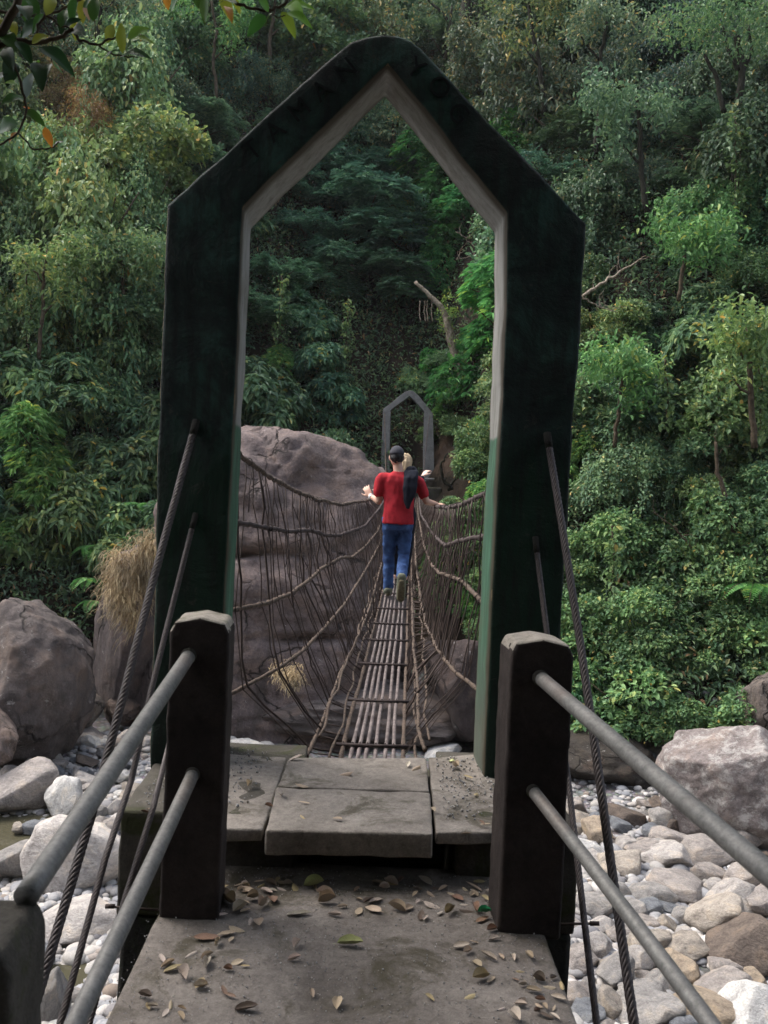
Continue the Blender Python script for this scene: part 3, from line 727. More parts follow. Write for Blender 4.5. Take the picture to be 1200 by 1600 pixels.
CN = {TAN: 'tan', MAU: 'mauve grey', GRY: 'grey', BRN: 'brown', PAL: 'pale', SLT: 'slate blue', ORG: 'orange tan', WHT: 'whitish'}
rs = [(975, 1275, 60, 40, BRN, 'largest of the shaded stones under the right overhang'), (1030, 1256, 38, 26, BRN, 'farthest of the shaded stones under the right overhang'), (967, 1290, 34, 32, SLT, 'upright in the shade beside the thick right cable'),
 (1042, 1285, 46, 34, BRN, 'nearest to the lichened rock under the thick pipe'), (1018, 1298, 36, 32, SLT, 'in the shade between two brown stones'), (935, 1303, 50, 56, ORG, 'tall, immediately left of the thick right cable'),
 (980, 1318, 46, 28, PAL, 'behind the tan rounded stone with an orange edge'), (1100, 1330, 104, 46, MAU, 'long and flat, below the lichened rock'), (1045, 1338, 84, 46, PAL, 'angular with a pinkish face, among the upper right stones'),
 (975, 1350, 74, 54, TAN, 'rounded with an orange edge, right of the thick cable'), (930, 1345, 44, 34, PAL, 'tucked behind the thick right cable'), (1058, 1380, 96, 44, MAU, 'broad and smooth, centre of the right stones'),
 (1110, 1366, 48, 30, MAU, 'small wedge under the thick pipe'), (1165, 1372, 70, 50, MAU, 'half hidden under the thick pipe'), (1195, 1408, 70, 76, MAU, 'smooth, cut by the right picture edge'), (1122, 1388, 40, 30, PAL, 'small, behind the domed boulder'),
 (1150, 1408, 80, 56, PAL, 'directly behind the domed boulder'), (1128, 1436, 98, 88, TAN, 'large domed boulder in the right riverbed'), (1068, 1436, 38, 46, GRY, 'oval, left of the domed boulder'), (1046, 1419, 36, 20, SLT, 'small flat bluish slab'),
 (992, 1420, 44, 38, GRY, 'blocky, right of the bend in the thin pipe'), (1010, 1444, 44, 32, MAU, 'below the blocky grey stone'), (1042, 1448, 30, 36, TAN, 'between the oval grey stone and the thin pipe'), (1072, 1478, 82, 42, TAN, 'long wedge below the domed boulder'),
 (1062, 1510, 66, 46, ORG, 'below the long wedge stone'), (1175, 1482, 124, 84, BRN, 'big dark angular, at the right edge'), (1128, 1543, 86, 58, MAU, 'rounded, below the big dark angular stone'), (1180, 1532, 40, 40, ORG, 'small, at the lower right edge'),
 (1092, 1572, 104, 60, ORG, 'broad, behind the lower end of the thin pipe'), (1175, 1583, 110, 76, WHT, 'speckled, in the bottom right corner'), (1012, 1578, 112, 66, GRY, 'broad, at the bottom between cable and thin pipe'), (950, 1572, 52, 60, TAN, 'at the bottom beside the thin right cable'),
 (962, 1520, 60, 60, GRY, 'between the two right cables, low down'), (1002, 1498, 60, 44, PAL, 'right of the thick cable behind the thin pipe'), (938, 1480, 42, 50, PAL, 'right of the black abutment wall'), (932, 1420, 38, 32, GRY, 'level with the rusty rod on the right'),
 (942, 1447, 42, 26, PAL, 'below the rusty rod on the right'), (985, 1468, 48, 30, GRY, 'under the middle of the thin pipe'), (960, 1392, 48, 36, GRY, 'under the upper end of the thin right pipe')]
random.seed(3)
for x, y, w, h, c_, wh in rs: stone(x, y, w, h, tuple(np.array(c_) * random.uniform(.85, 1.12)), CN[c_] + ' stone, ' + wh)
ls = [(30, 1232, 112, 96, MAU, 'big, with a pointed top below the brown boulder at the left edge'), (105, 1248, 62, 84, WHT, 'bright upright block beside the pointed grey stone'), (118, 1345, 150, 124, PAL, 'largest pale block crossed by the left cables'),
 (18, 1345, 70, 70, GRY, 'rounded, at the left edge behind the thick pipe'), (120, 1440, 120, 52, PAL, 'flat slab crossed by the left cables low down'), (84, 1562, 46, 92, GRY, 'rounded, in the bottom left beside the near post'),
 (52, 1292, 34, 18, SLT, 'small flat, at the edge of the still water'), (66, 1286, 20, 18, SLT, 'small round, below the white block'), (98, 1160, 28, 24, PAL, 'small block at the foot of the brown boulder'), (141, 1160, 34, 22, WHT, 'small bright, left of the thick cable'),
 (132, 1150, 70, 30, MAU, 'low and dark, behind the small bright stones'), (135, 1190, 36, 24, BRN, 'sunk in the pebbles left of the thick cable'), (85, 1205, 30, 22, SLT, 'behind the white block'), (135, 1208, 22, 20, SLT, 'bluish, between the white block and the thick pipe'),
 (222, 1160, 34, 26, PAL, 'beside the left leg of the arch'), (190, 1212, 34, 20, WHT, 'bright, between the left cables'), (196, 1196, 30, 14, SLT, 'flat, between the left cables'), (150, 1270, 30, 22, GRY, 'right of the thick left pipe'), (180, 1262, 26, 26, PAL, 'beside the thin left cable')]
for x, y, w, h, c_, wh in ls: stone(x, y, w, h, tuple(np.array(c_) * random.uniform(.88, 1.1)), CN[c_] + ' stone, ' + wh)
stone(385, 1170, 62, 26, WHT, 'white rounded stone behind the slab beside the left leg'); stone(690, 1172, 66, 26, WHT, 'white rounded stone behind the slab right of the bridge floor')
# boulders
def boulder(name, px, py, Y, rx, ry, rz, seed, col, label, mat='boulder', sub=6, rot=(0, 0, 0), facets=9, amp=.2, det=.05):
    me = rock_mesh(seed, sub, facets, amp, det); me.materials.append(M[mat]); o = bpy.data.objects.new(name, me); COL.objects.link(o)
    o.location = P(px, py, Y); o.scale = (rx, ry, rz); o.rotation_euler = rot; o.color = (*col, 1); tag(o, label, 'boulder'); return o
boulder('boulder', 18, 1078, 19.0, 1.82, 1.7, 2.02, 11, (.10, .083, .077), 'large rounded brown boulder at the left edge below the bushes', facets=3, amp=.13)
boulder('boulder', -22, 1150, 16.8, .7, .8, .65, 12, (.2, .155, .135), 'pinkish brown boulder leaning at the left edge below the large brown boulder', sub=5)
boulder('boulder', 128, 1112, 21.0, .55, .6, .62, 13, (.17, .145, .125), 'grey brown angular rock behind the pebbles right of the brown boulder', sub=5)
boulder('boulder', 190, 1105, 21.6, .5, .5, .45, 14, (.12, .09, .075), 'brown rock in the shade between the left cables', sub=5)
boulder('boulder', 215, 1010, 22.2, 1.25, 1.3, 2.6, 15, (.11, .09, .086), 'tall dark boulder under the dry straw left of the arch', sub=5)
# large rock mass seen through the arch, shaped ring by ring
def big_rock():
    root_p = P(470, 1000, 22.5); prof = [(-.02, 1.0, 1.0), (0.12, 1.04, 1.02), (.28, 1.02, 1.0), (.40, .97, .95), (.45, 1.0, 1.0), (.62, 1.0, .98), (.78, .93, .9), (.89, .8, .76), (.96, .6, .56), (1.0, .3, .28)]
    nn = 150; V_ = []; rows = 110
    for j in range(rows + 1):
        t = j / rows; a = np.interp(t, [p[0] for p in prof], [p[1] for p in prof]); b_ = np.interp(t, [p[0] for p in prof], [p[2] for p in prof])
        for i in range(nn):
            th = 2 * math.pi * i / nn; cx, sy = math.cos(th), math.sin(th)
            ex = 2.3; r = (abs(cx) ** ex + abs(sy) ** ex) ** (-1 / ex)
            x = cx * r * a * (3.55 if cx > 0 else 3.6) ; y = sy * r * b_ * 2.6; z = -5.2 + t * 8.25
            q = Vector((x, y, z))
            q.x += .35 * (t < .45) * cx - (.5 * max(0, t - .7) * (cx > 0))
            f_ = mn.fractal(Vector((x * .33, y * .33, z * .4 + 7)), 1, 2, 5); g = mn.noise(Vector((x * .12, y * .12, z * 1.1)))
            rd = Vector((cx, sy, .15 if t < .9 else .8)); f2 = mn.fractal(Vector((x * 1.3, y * 1.3, z * 1.5 + 3)), 1, 2, 4); rg = 1 - abs(mn.noise(Vector((x * .6 + 4, y * .6, z * .9)))) * 2; q += rd * (f_ * .5 + g * .04 + f2 * .08 - max(0, rg - .93) * 1.2)
            # horizontal cracks / ledges
            for zc, dp in ((-2.5, .8), (-.3, .35)):
                zz = z - zc - .25 * mn.noise(Vector((x * .5, 1.7, zc))) - x * .05
                q -= rd * dp * math.exp(-(zz / .11) ** 2) * max(0, .35 + mn.noise(Vector((x * .45, zc, 2.2))) * 1.6)
            q.z -= .16 * max(0, x - .8) * max(0, t - .5)
            V_.append(q)
    F_ = []
    for j in range(rows):
        for i in range(nn): F_.append((j*nn+i, j*nn+(i+1) % nn, (j+1)*nn+(i+1) % nn, (j+1)*nn+i))
    F_.append(tuple(range(rows*nn, rows*nn+nn)))
    off = P(470, 1000, 22.5); cx_ = off.x - .75; V_ = [v + Vector((cx_, 23.6, 0)) for v in V_]
    me = mesh_of('boulder', V_, F_); me.materials.append(M['bigrock']); o = bpy.data.objects.new('boulder', me); COL.objects.link(o); o.color = (.155, .122, .115, 1)
    tag(o, 'huge layered grey brown boulder seen through the arch left of the bridge', 'boulder')
big_rock()
boulder('rock_shelf', 560, 1112, 22.2, 3.4, 1.7, 1.0, 17, (.1, .085, .08), 'low dark rock shelf under the bridge below the huge boulder', facets=12)
boulder('rock_shelf', 735, 1075, 22.0, 1.6, 1.6, 1.75, 18, (.075, .058, .054), 'dark brown rock under the right net of the bridge', sub=5)
boulder('boulder', 1165, 1242, 16.6, 1.75, 1.3, 1.5, 19, (.2, .17, .16), 'pale lichen spotted boulder at the right edge under the shrubs', 'lichen', facets=12)
boulder('boulder', 955, 1190, 19.6, 1.5, 1.2, .8, 20, (.04, .034, .028), 'dark shaded rock under the overhanging shrubs right of the arch', sub=5)  # shadow beneath the shrubs is put into this rock's dark colour
boulder('boulder', 1270, 1150, 18.3, 1.6, 1.2, 1.6, 23, (.12, .1, .088), 'brown boulder behind the pale lichen spotted one at the right edge', sub=5)
# random medium stones
random.seed(12); cnt = 0; tries = 0
while cnt < 215 and tries < 9000:
    tries += 1
    if random.random() < .5: px_, py_ = random.uniform(880, 1300), random.uniform(1255, 1640)
    else: px_, py_ = random.uniform(-90, 240), random.uniform(1150, 1640)
    w = random.choice([16, 20, 26, 34, 42] if px_ < 600 else [24, 30, 38, 48, 58]) * random.uniform(.8, 1.25)
    q = PZ(px_, py_, -5)
    if any((q.x - a) ** 2 + (q.y - b) ** 2 < (c * .66 + .05) ** 2 for a, b, c in STN): continue
    c_ = random.choice([TAN, MAU, GRY, PAL, SLT, WHT, MAU, GRY]); sd = 'right' if px_ > 600 else 'left'
    o = stone(px_, py_, w, w * random.uniform(.55, .8), c_, 'small %s stone filling the gaps between the larger stones %s of the bridge' % (CN[c_], sd), me=ROCKS[cnt % 10], group='small %s stones %s of the bridge' % (CN[c_], sd)); cnt += 1
# pebbles (uncountable)
bm = bmesh.new(); bmesh.ops.create_icosphere(bm, subdivisions=2, radius=1); iv = np.array([v.co[:] for v in bm.verts]); ifc = np.array([[v.index for v in f.verts] for f in bm.faces]); bm.free()
RNG = np.random.default_rng(4); N_ = 11000
px_ = np.where(RNG.random(N_) < .42, RNG.uniform(860, 1330, N_), RNG.uniform(-120, 420, N_)); py_ = 1140 + 500 * RNG.random(N_) ** 1.0
ctr = np.array([tuple(PZ(a, b, -4.97)) for a, b in zip(px_, py_)]); ctr = ctr[ctr[:, 1] < 24]
# also under the bridge and towards the near bank
ex = np.stack([RNG.uniform(-9, 9, 2500), RNG.uniform(5, 19, 2500), np.full(2500, -4.97)], 1); ctr = np.concatenate([ctr, ex]); n = len(ctr)
s = RNG.uniform(.03, .11, (n, 1)) * np.where(RNG.random((n, 1)) < .06, 1.8, 1) * RNG.uniform(.7, 1.3, (n, 3)) * [1, 1, .6]; an = RNG.uniform(0, 6.28, n)
zz = np.array([H(x, y) for x, y, _ in ctr]); ctr[:, 2] = zz + s[:, 2] * .35
vv = iv[None] * s[:, None]; ca, sa = np.cos(an)[:, None], np.sin(an)[:, None]
vv = np.stack([vv[..., 0] * ca - vv[..., 1] * sa, vv[..., 0] * sa + vv[..., 1] * ca, vv[..., 2]], -1) + ctr[:, None]
ff = (ifc[None] + (np.arange(n) * len(iv))[:, None, None]).reshape(-1, 3)
tag(link('pebbles', np_mesh('pebbles', vv.reshape(-1, 3), ff), M['pebble']), 'grey and tan pebbles covering the river bed between the stones', 'pebbles', kind='stuff')
# dry grass
def grass(cen, n, lr, name, label, spread):
    Pn, Dn = [], []
    mbp = []
    for _ in range(n):
        x, y, Y = random.choice(cen); p = P(x + random.gauss(0, spread), y + random.gauss(0, spread * 1.3), Y + random.uniform(-.25, .15)); l = random.uniform(*lr)
        d = Vector((random.gauss(0, .35), -.5 + random.gauss(0, .3), random.uniform(-.2, .6))).normalized()
        q = [p]
        for k in range(4):
            q.append(q[-1] + d * l / 4); d = (d + Vector((random.gauss(0, .1), 0, -.55))).normalized()
        mbp.append(q)
    V_, F_ = [], []
    for q in mbp:
        b0 = len(V_); sd = Vector((random.gauss(0, 1), random.gauss(0, .4), 0)).normalized() * .009
        for i, p in enumerate(q): w = 1 - i / len(q) * .8; V_ += [p - sd * w, p + sd * w]
        F_ += [(b0+2*i, b0+2*i+1, b0+2*i+3, b0+2*i+2) for i in range(4)]
    o = link(name, mesh_of(name, V_, F_), M['straw']); o.color = (1, 1, 1, 1); tag(o, label, 'grass', kind='stuff')
grass([(185, 900, 20.6), (195, 930, 20.5), (205, 960, 20.6), (190, 880, 20.6), (220, 875, 20.8), (235, 855, 20.9), (182, 935, 20.6), (225, 900, 20.9), (230, 920, 20.9)], 3600, (.2, .5), 'dry_grass', 'thick tuft of straw coloured dry grass hanging left of the arch', 11)
grass([(452, 1062, 19.0), (462, 1055, 19.0), (440, 1050, 19.2)], 500, (.12, .3), 'dry_grass', 'small straw tuft in the crack of the huge boulder behind the net', 7)

# ------------------------------------------------------------------ walkway, base, posts, rails
AX = Vector(((505 - 600) / FP, 1, 0)).normalized()      # walkway direction
def quad_solid(pts, down, bevel=.012): return solid([Vector(p) for p in pts], Vector((0, 0, -down)), bevel)
# deck top corners
f1 = P(243, 1395, 1); 
dl = PZ(247, 1458, 0); dr = PZ(872, 1468, 0)
back = 3.32; L0 = dl + AX * (back - dl.y); R0_ = dr + AX * (back - dr.y)
L9 = dl - AX * (dl.y + 3.6) ; R9 = dr - AX * (dr.y + 3.6)
L9.x = -.60; R9.x = .62; L0.z = R0_.z = L9.z = R9.z = 0
me = quad_solid([L9, R9, R0_, L0], .16, .015); roughen(me, .12, .006, 6, 3)
deck = link('walkway', me, M['deck']); tag(deck, 'weathered grey concrete walkway slab strewn with dead leaves leading to the arch', 'walkway')
# stepped base carrying the tower
z1 = .2
A = PZ(178, 1290, z1); B = PZ(905, 1313, z1); A.y = B.y = 3.26
A = Vector((P(186, 1290, 3.26).x, 3.26, z1)); B = Vector((P(905, 1310, 3.26).x, 3.26, z1))
TV = Vector(((560 - 600) / FP, 1, 0)).normalized()
C = B + TV * .95; D = A + TV * .95
base = empty('bridge_abutment', (0, 3.6, -5)); tag(base, 'black stained concrete abutment block with a mossy step under the arch', 'abutment')
def zset(v, z): return Vector((v.x, v.y, z))
xa, xb_ = P(455, 1360, 3.26).x, P(712, 1360, 3.26).x
# body split so that the dark recess under the slab is a real opening
for (x0, x1) in ((A.x, xa), (xb_, B.x)):
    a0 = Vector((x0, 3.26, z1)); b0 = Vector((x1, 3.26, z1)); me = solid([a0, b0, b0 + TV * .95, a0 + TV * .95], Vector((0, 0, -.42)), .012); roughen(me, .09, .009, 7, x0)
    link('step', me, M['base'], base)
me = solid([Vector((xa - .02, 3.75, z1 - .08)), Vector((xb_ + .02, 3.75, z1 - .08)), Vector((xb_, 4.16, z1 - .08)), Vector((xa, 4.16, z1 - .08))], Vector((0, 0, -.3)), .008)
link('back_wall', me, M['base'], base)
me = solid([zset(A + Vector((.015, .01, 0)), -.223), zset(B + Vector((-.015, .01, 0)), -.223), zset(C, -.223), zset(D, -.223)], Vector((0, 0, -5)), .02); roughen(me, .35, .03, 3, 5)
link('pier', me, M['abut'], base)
# slabs on top
slabs = empty('cover_slab', P(545, 1250, 3.6)); slabs.location.z = z1; tag(slabs, 'pale rectangular concrete cover slab in the middle of the step below the arch', 'slab')
def topquad(pp, z, th, mat, name, parent, seed):
    pts = [zset(PZ(x, y, z), z) for x, y in pp]; me = solid(pts, Vector((0, 0, -th)), .009); roughen(me, .07, .006, 8, seed); return link(name, me, mat, parent)
topquad([(415, 1297), (677, 1303), (672, 1238), (432, 1230)], z1 + .012, .095, M['slab'], 'front_panel', slabs, 1)
topquad([(433, 1228), (671, 1236), (666, 1184), (452, 1183)], z1 + .008, .09, M['slab'], 'rear_panel', slabs, 2)
for nm, pp, lb in (('side_slab', [(300, 1293), (411, 1296), (448, 1183), (352, 1176)], 'worn concrete slab on the step at the foot of the left leg'), ('side_slab', [(681, 1300), (800, 1300), (764, 1178), (670, 1183)], 'worn concrete slab on the step at the foot of the right leg with gravel')):
    me_o = topquad(pp, z1 + .005, .05, M['slab'], nm, None, 3); tag(me_o, lb, 'slab', 'slabs on the step')
# railing posts
def post(px0, px1, pyt, pyb0, Y, t, label, mm=True):
    a = P(px0, pyb0, Y); b = P(px1, pyb0 + 3, Y); top = P((px0 + px1) / 2, pyt, Y).z
    tp = P(px0 - 4, pyt, Y).x; tq = P(px1 - 4, pyt, Y).x
    root = empty('railing_post', Vector(((a.x + b.x) / 2, Y + t / 2, 0))); tag(root, label, 'post', 'railing posts')
    w0, w1 = a.x, b.x; o = []
    for (x, z) in ((w0, -.02), (w1, -.02), (w1 - .0, top - .05), (w1 - .018, top - .012), ((w0 + w1) / 2 , top + .006), (w0 + .018, top - .012), (w0, top - .05)):
        o.append(Vector((x, Y, z)))
    me = solid(o, AX * t, .014, 3); roughen(me, .03, .0035, 14, px0)
    ob = link('shaft', me, [M['post'], M['posttop_lit']], root)
    me.polygons.foreach_set('material_index', [1 if (p.normal.z > .35 and p.center.z > top - .12) else 0 for p in me.polygons])  # paler colour on upward faces stands in for light from above
    return root, top
post(247, 340, 966, 1459, 2.84, .19, 'dark mossy topped concrete post left of the walkway before the arch')
post(778, 876, 1000, 1467, 2.84, .19, 'dark concrete post right of the walkway before the arch')
# near left post, and its mate just outside the frame
def npost(x0, x1, zt, Y, label):
    root = empty('railing_post', Vector(((x0 + x1) / 2, Y, 0))); tag(root, label, 'post', 'railing posts')
    o = [Vector((x, Y, z)) for x, z in ((x0, -.02), (x1, -.02), (x1, zt - .05), (x1 - .02, zt - .01), (x0 + .02, zt - .01), (x0, zt - .05))]
    me = solid(o, AX * .19, .016, 3); roughen(me, .04, .008, 9, x0); link('shaft', me, [M['base'], M['posttop_lit']], root)
nz = P(30, 1408, 1.45).z - .08
npost(P(22, 1500, 1.45).x - .2, P(22, 1500, 1.45).x, nz + .004, 1.44, 'rounded dark concrete post top cut by the bottom left corner')
npost(.70, .90, nz + .1, 1.2, 'concrete post beside the photographer right of the walkway, outside the picture')
def pipe(p0, p1, r, label, bend=0):
    p0, p1 = Vector(p0), Vector(p1); root = empty('handrail_pipe', p1); tag(root, label, 'pipe', 'handrail pipes'); mb = MB(); pts = []
    for t in np.linspace(0, 1, 24): pts.append(p0.lerp(p1, t) + Vector((bend, 0, .4 * bend)) * math.sin(math.pi * t))
    mb.tube(pts, r, 20); build(mb, 'tube', M['pipe'], root)
    mb = MB(); d = (p1 - p0).normalized(); mb.tube([p1 - d * .03, p1 - d * .005], [r * 1.04, r * 1.3], 20)
    build(mb, 'mortar_collar', M['base'], root)
Yp = 2.86
pipe(P(40, 1402, 1.6), P(297, 1022, Yp), .0245, 'upper left galvanised handrail pipe running into the left post')
pipe(P(40, 1760, 1.5), P(303, 1206, Yp), .0225, 'lower left galvanised handrail pipe running into the left post', .004)
pipe(P(1450, 1578, 1.25), P(842, 1057, Yp), .0245, 'upper right galvanised handrail pipe running into the right post')
pipe(P(1330, 1900, 1.45), P(830, 1232, Yp), .0215, 'lower right slightly bent handrail pipe running into the right post', .006)
# rods sticking out of the abutment
for (a, b_, lb) in (((165, 1416), (250, 1422), 'thin rusty rod sticking out of the abutment left of the left post'), ((868, 1444), (936, 1443), 'thin rusty rod sticking out of the abutment right of the right post')):
    mb = MB(); mb.tube([P(a[0], a[1], 3.2), P(b_[0], b_[1], 3.2)], .005, 8); tip = (a if a[0] < 600 else b_); s_ = 1 if a[0] < 600 else -1
    mb.tube([P(tip[0], tip[1], 3.2), P(tip[0] + 14 * s_, tip[1], 3.2)], .009, 8); tag(build(mb, 'rusty_rod', M['rebar']), lb, 'rod', 'rods in the abutment')

# ------------------------------------------------------------------ the towers
def tower(outer, inner, Y, vec, label, mats, groundz, near=True):
    root = empty('bridge_tower', (P(outer[0][0], outer[0][1], Y).x * .5 + P(outer[-1][0], outer[-1][1], Y).x * .5, Y, groundz)); tag(root, label, 'arch', 'arched towers of the bridge')
    o = [P(x, y, Y) for x, y in outer]; i_ = [P(x, y, Y) for x, y in inner]
    o[0].z = o[-1].z = i_[0].z = i_[-1].z = groundz - .03
    ol = o + i_[::-1]
    me = solid(ol, vec, .014 if near else .02, 2)
    inn = [Vector(p) for p in i_]
    def is_reveal(c, n):
        if abs(n.dot(vec.normalized())) > .5: return False
        best = min((Vector((c.x, 0, c.z)) - (a_ + (b_ - a_) * max(0, min(1, ((c - a_).dot(b_ - a_)) / (b_ - a_).length_squared)))).xz.length if False else
                   _segd(c, a_, b_, vec) for a_, b_ in zip(inn[:-1], inn[1:]))
        return best < .03
    def _segd(c, a_, b_, vec):
        k = (c.y - a_.y) / vec.y; q = c - vec * k; t = max(0, min(1, (q - a_).dot(b_ - a_) / (b_ - a_).length_squared)); return (q - (a_ + (b_ - a_) * t)).length
    if near:
        roughen(me, .07, .007, 5, 2)
        idx = []
        for p in me.polygons:
            c = p.center; n = p.normal; al = abs(n.dot(vec.normalized()))
            d_ = min(_segd(c, a_, b_, vec) for a_, b_ in zip(inn[:-1], inn[1:]))
            if al > .8: idx.append(0)
            elif d_ < .012 + .0: idx.append(1 if al < .35 else 2)
            else: idx.append(2)
        me.polygons.foreach_set('material_index', idx)
    else:
        me.polygons.foreach_set('use_smooth', [False] * len(me.polygons))
    link('arch', me, mats, root); return root
tv = Vector(((545 - 600) / FP, 1, 0)).normalized()
outer = [(232, 1232), (241, 965), (246, 690), (255, 500), (262, 320), (380, 213), (470, 132), (530, 78), (548, 65), (570, 56), (596, 52), (622, 54), (643, 62), (658, 75), (672, 91), (740, 163), (830, 258), (917, 348), (907, 520), (894, 690), (876, 1000), (862, 1250)]
inner = [(337, 1232), (341, 1178), (353, 880), (364, 670), (372, 500), (379, 323), (440, 262), (520, 184), (606, 99), (660, 164), (720, 244), (792, 331), (790, 500), (783, 660), (770, 900), (757, 1190), (755, 1250)]
near_t = tower(outer, inner, 3.82, tv * .33, 'tall near concrete arch tower with weathered dark green paint framing the view', [M['tfront'], M['treveal'], M['tedge']], z1)
# faint painted lettering on the sloping beams
def letter(ch, px, py, ang, size):
    cu = bpy.data.curves.new('letter', 'FONT'); cu.body = ch; cu.size = size; cu.extrude = .002; cu.align_x = 'CENTER'; cu.align_y = 'CENTER'
    t = bpy.data.objects.new('tmp', cu); COL.objects.link(t); bpy.context.view_layer.update()
    me = bpy.data.meshes.new_from_object(t.evaluated_get(bpy.context.evaluated_depsgraph_get())); bpy.data.objects.remove(t)
    p = P(px, py, 3.82 - .006)
    me.transform(Matrix.Translation(p) @ Matrix.Rotation(-ang, 4, 'Y') @ Matrix.Rotation(math.pi / 2, 4, 'X')); me.name = 'letter'
    link('letter', me, M['letter'], near_t)
for ch, x, y, an in (('T', 395, 235, 42), ('A', 430, 205, 42), ('M', 468, 172, 42), ('A', 503, 142, 42), ('N', 540, 110, 40), ('Y', 649, 107, -32), ('O', 686, 137, -45), ('G', 716, 178, -47)):
    letter(ch, x, y, R(an), .125)
fo = [(595, 772), (596, 700), (598.5, 639), (612, 629), (626, 617), (634, 611.5), (640, 610), (646, 611.5), (654, 618), (665, 632), (676.5, 646), (678, 700), (678.5, 775)]
fi = [(608, 772), (609, 700), (610.5, 641), (625, 630), (640, 619), (651, 630), (662.5, 643), (661, 700), (660, 775)]
far_t = tower(fo, fi, 31.0, Vector((.02, .4, 0)), 'small distant grey concrete arch tower at the far end of the bridge', [M['fartower']], 1.75, False)
q0 = P(590, 770, 30.2); q1 = P(690, 775, 30.2)
me = solid([Vector((q0.x, 30.3, 1.78)), Vector((q1.x, 30.3, 1.78)), Vector((q1.x, 33.5, 1.78)), Vector((q0.x, 33.5, 1.78))], Vector((0, 0, -4)), .05)
tag(link('bridge_abutment', me, M['base']), 'small far concrete landing block carrying the distant arch', 'abutment')
mb = MB(); mb.tube([P(664, 748, 30.6), P(679, 749, 30.6)], .035, 8); tag(build(mb, 'crossbar', M['fartower']), 'thin pale bar beside the right foot of the distant arch', 'bar')

# stay cables (laid wire rope, six strands)
def cable(ctrl, r, label):
    pts = [P(x, y, Y) for x, y, Y in ctrl]; L = [0]
    for a_, b_ in zip(pts[:-1], pts[1:]): L.append(L[-1] + (b_ - a_).length)
    n = int(L[-1] / .011); cen = []
    for i in range(n + 1):
        s_ = L[-1] * i / n; k = max(j for j in range(len(L)) if L[j] <= s_ + 1e-9); k = min(k, len(pts) - 2); t = (s_ - L[k]) / (L[k+1] - L[k]); cen.append(pts[k].lerp(pts[k+1], t))
    mb = MB()
    for sN in range(6):
        path = []
        for i, c_ in enumerate(cen):
            d = (cen[min(i+3, n)] - cen[max(i-3, 0)]).normalized(); e = d.cross(Vector((1, 0, 0))).normalized(); g = d.cross(e)
            th = 2 * math.pi * (sN / 6 + i * .011 / (r * 7.5)); path.append(c_ + (e * math.cos(th) + g * math.sin(th)) * r * .62)
        mb.tube(path, r * .42, 6)
    root = empty('stay_cable', pts[0]); tag(root, label, 'cable', 'stay cables of the near arch'); build(mb, 'wire_strands', M['cable'], root)
    mb = MB(); d = (pts[0] - pts[1]).normalized(); mb.tube([pts[0] - d * .03, pts[0] + d * .05], [r * 1.05, r * 1.12], 12); build(mb, 'socket', M['abut'], root)
cable([(303, 672, 3.80), (240, 905, 3.42), (150, 1250, 2.9), (70, 1520, 2.55), (10, 1720, 2.3)], .0165, 'thick twisted wire cable slanting down left from the left leg, outermost')
cable([(302, 818, 3.80), (266, 960, 3.6), (236, 1080, 3.4), (205, 1220, 3.2), (165, 1340, 2.95), (95, 1597, 2.6), (60, 1720, 2.45)], .0125, 'thinner twisted cable passing behind the left post, middle of the left three')
cable([(275, 1120, 3.80), (240, 1260, 3.15), (200, 1390, 2.95), (150, 1560, 2.65), (105, 1720, 2.4)], .012, 'short twisted cable between the left post and the lower left pipe')
cable([(857, 692, 3.80), (878, 820, 3.6), (906, 1000, 3.35), (926, 1140, 3.15), (952, 1330, 2.9), (992, 1610, 2.55), (1008, 1720, 2.45)], .0165, 'thick twisted wire cable descending right of the right post')
cable([(838, 855, 3.80), (856, 1000, 3.6), (887, 1212, 3.3), (912, 1430, 2.95), (936, 1630, 2.65), (948, 1720, 2.5)], .0125, 'thinner twisted cable passing behind the right post')

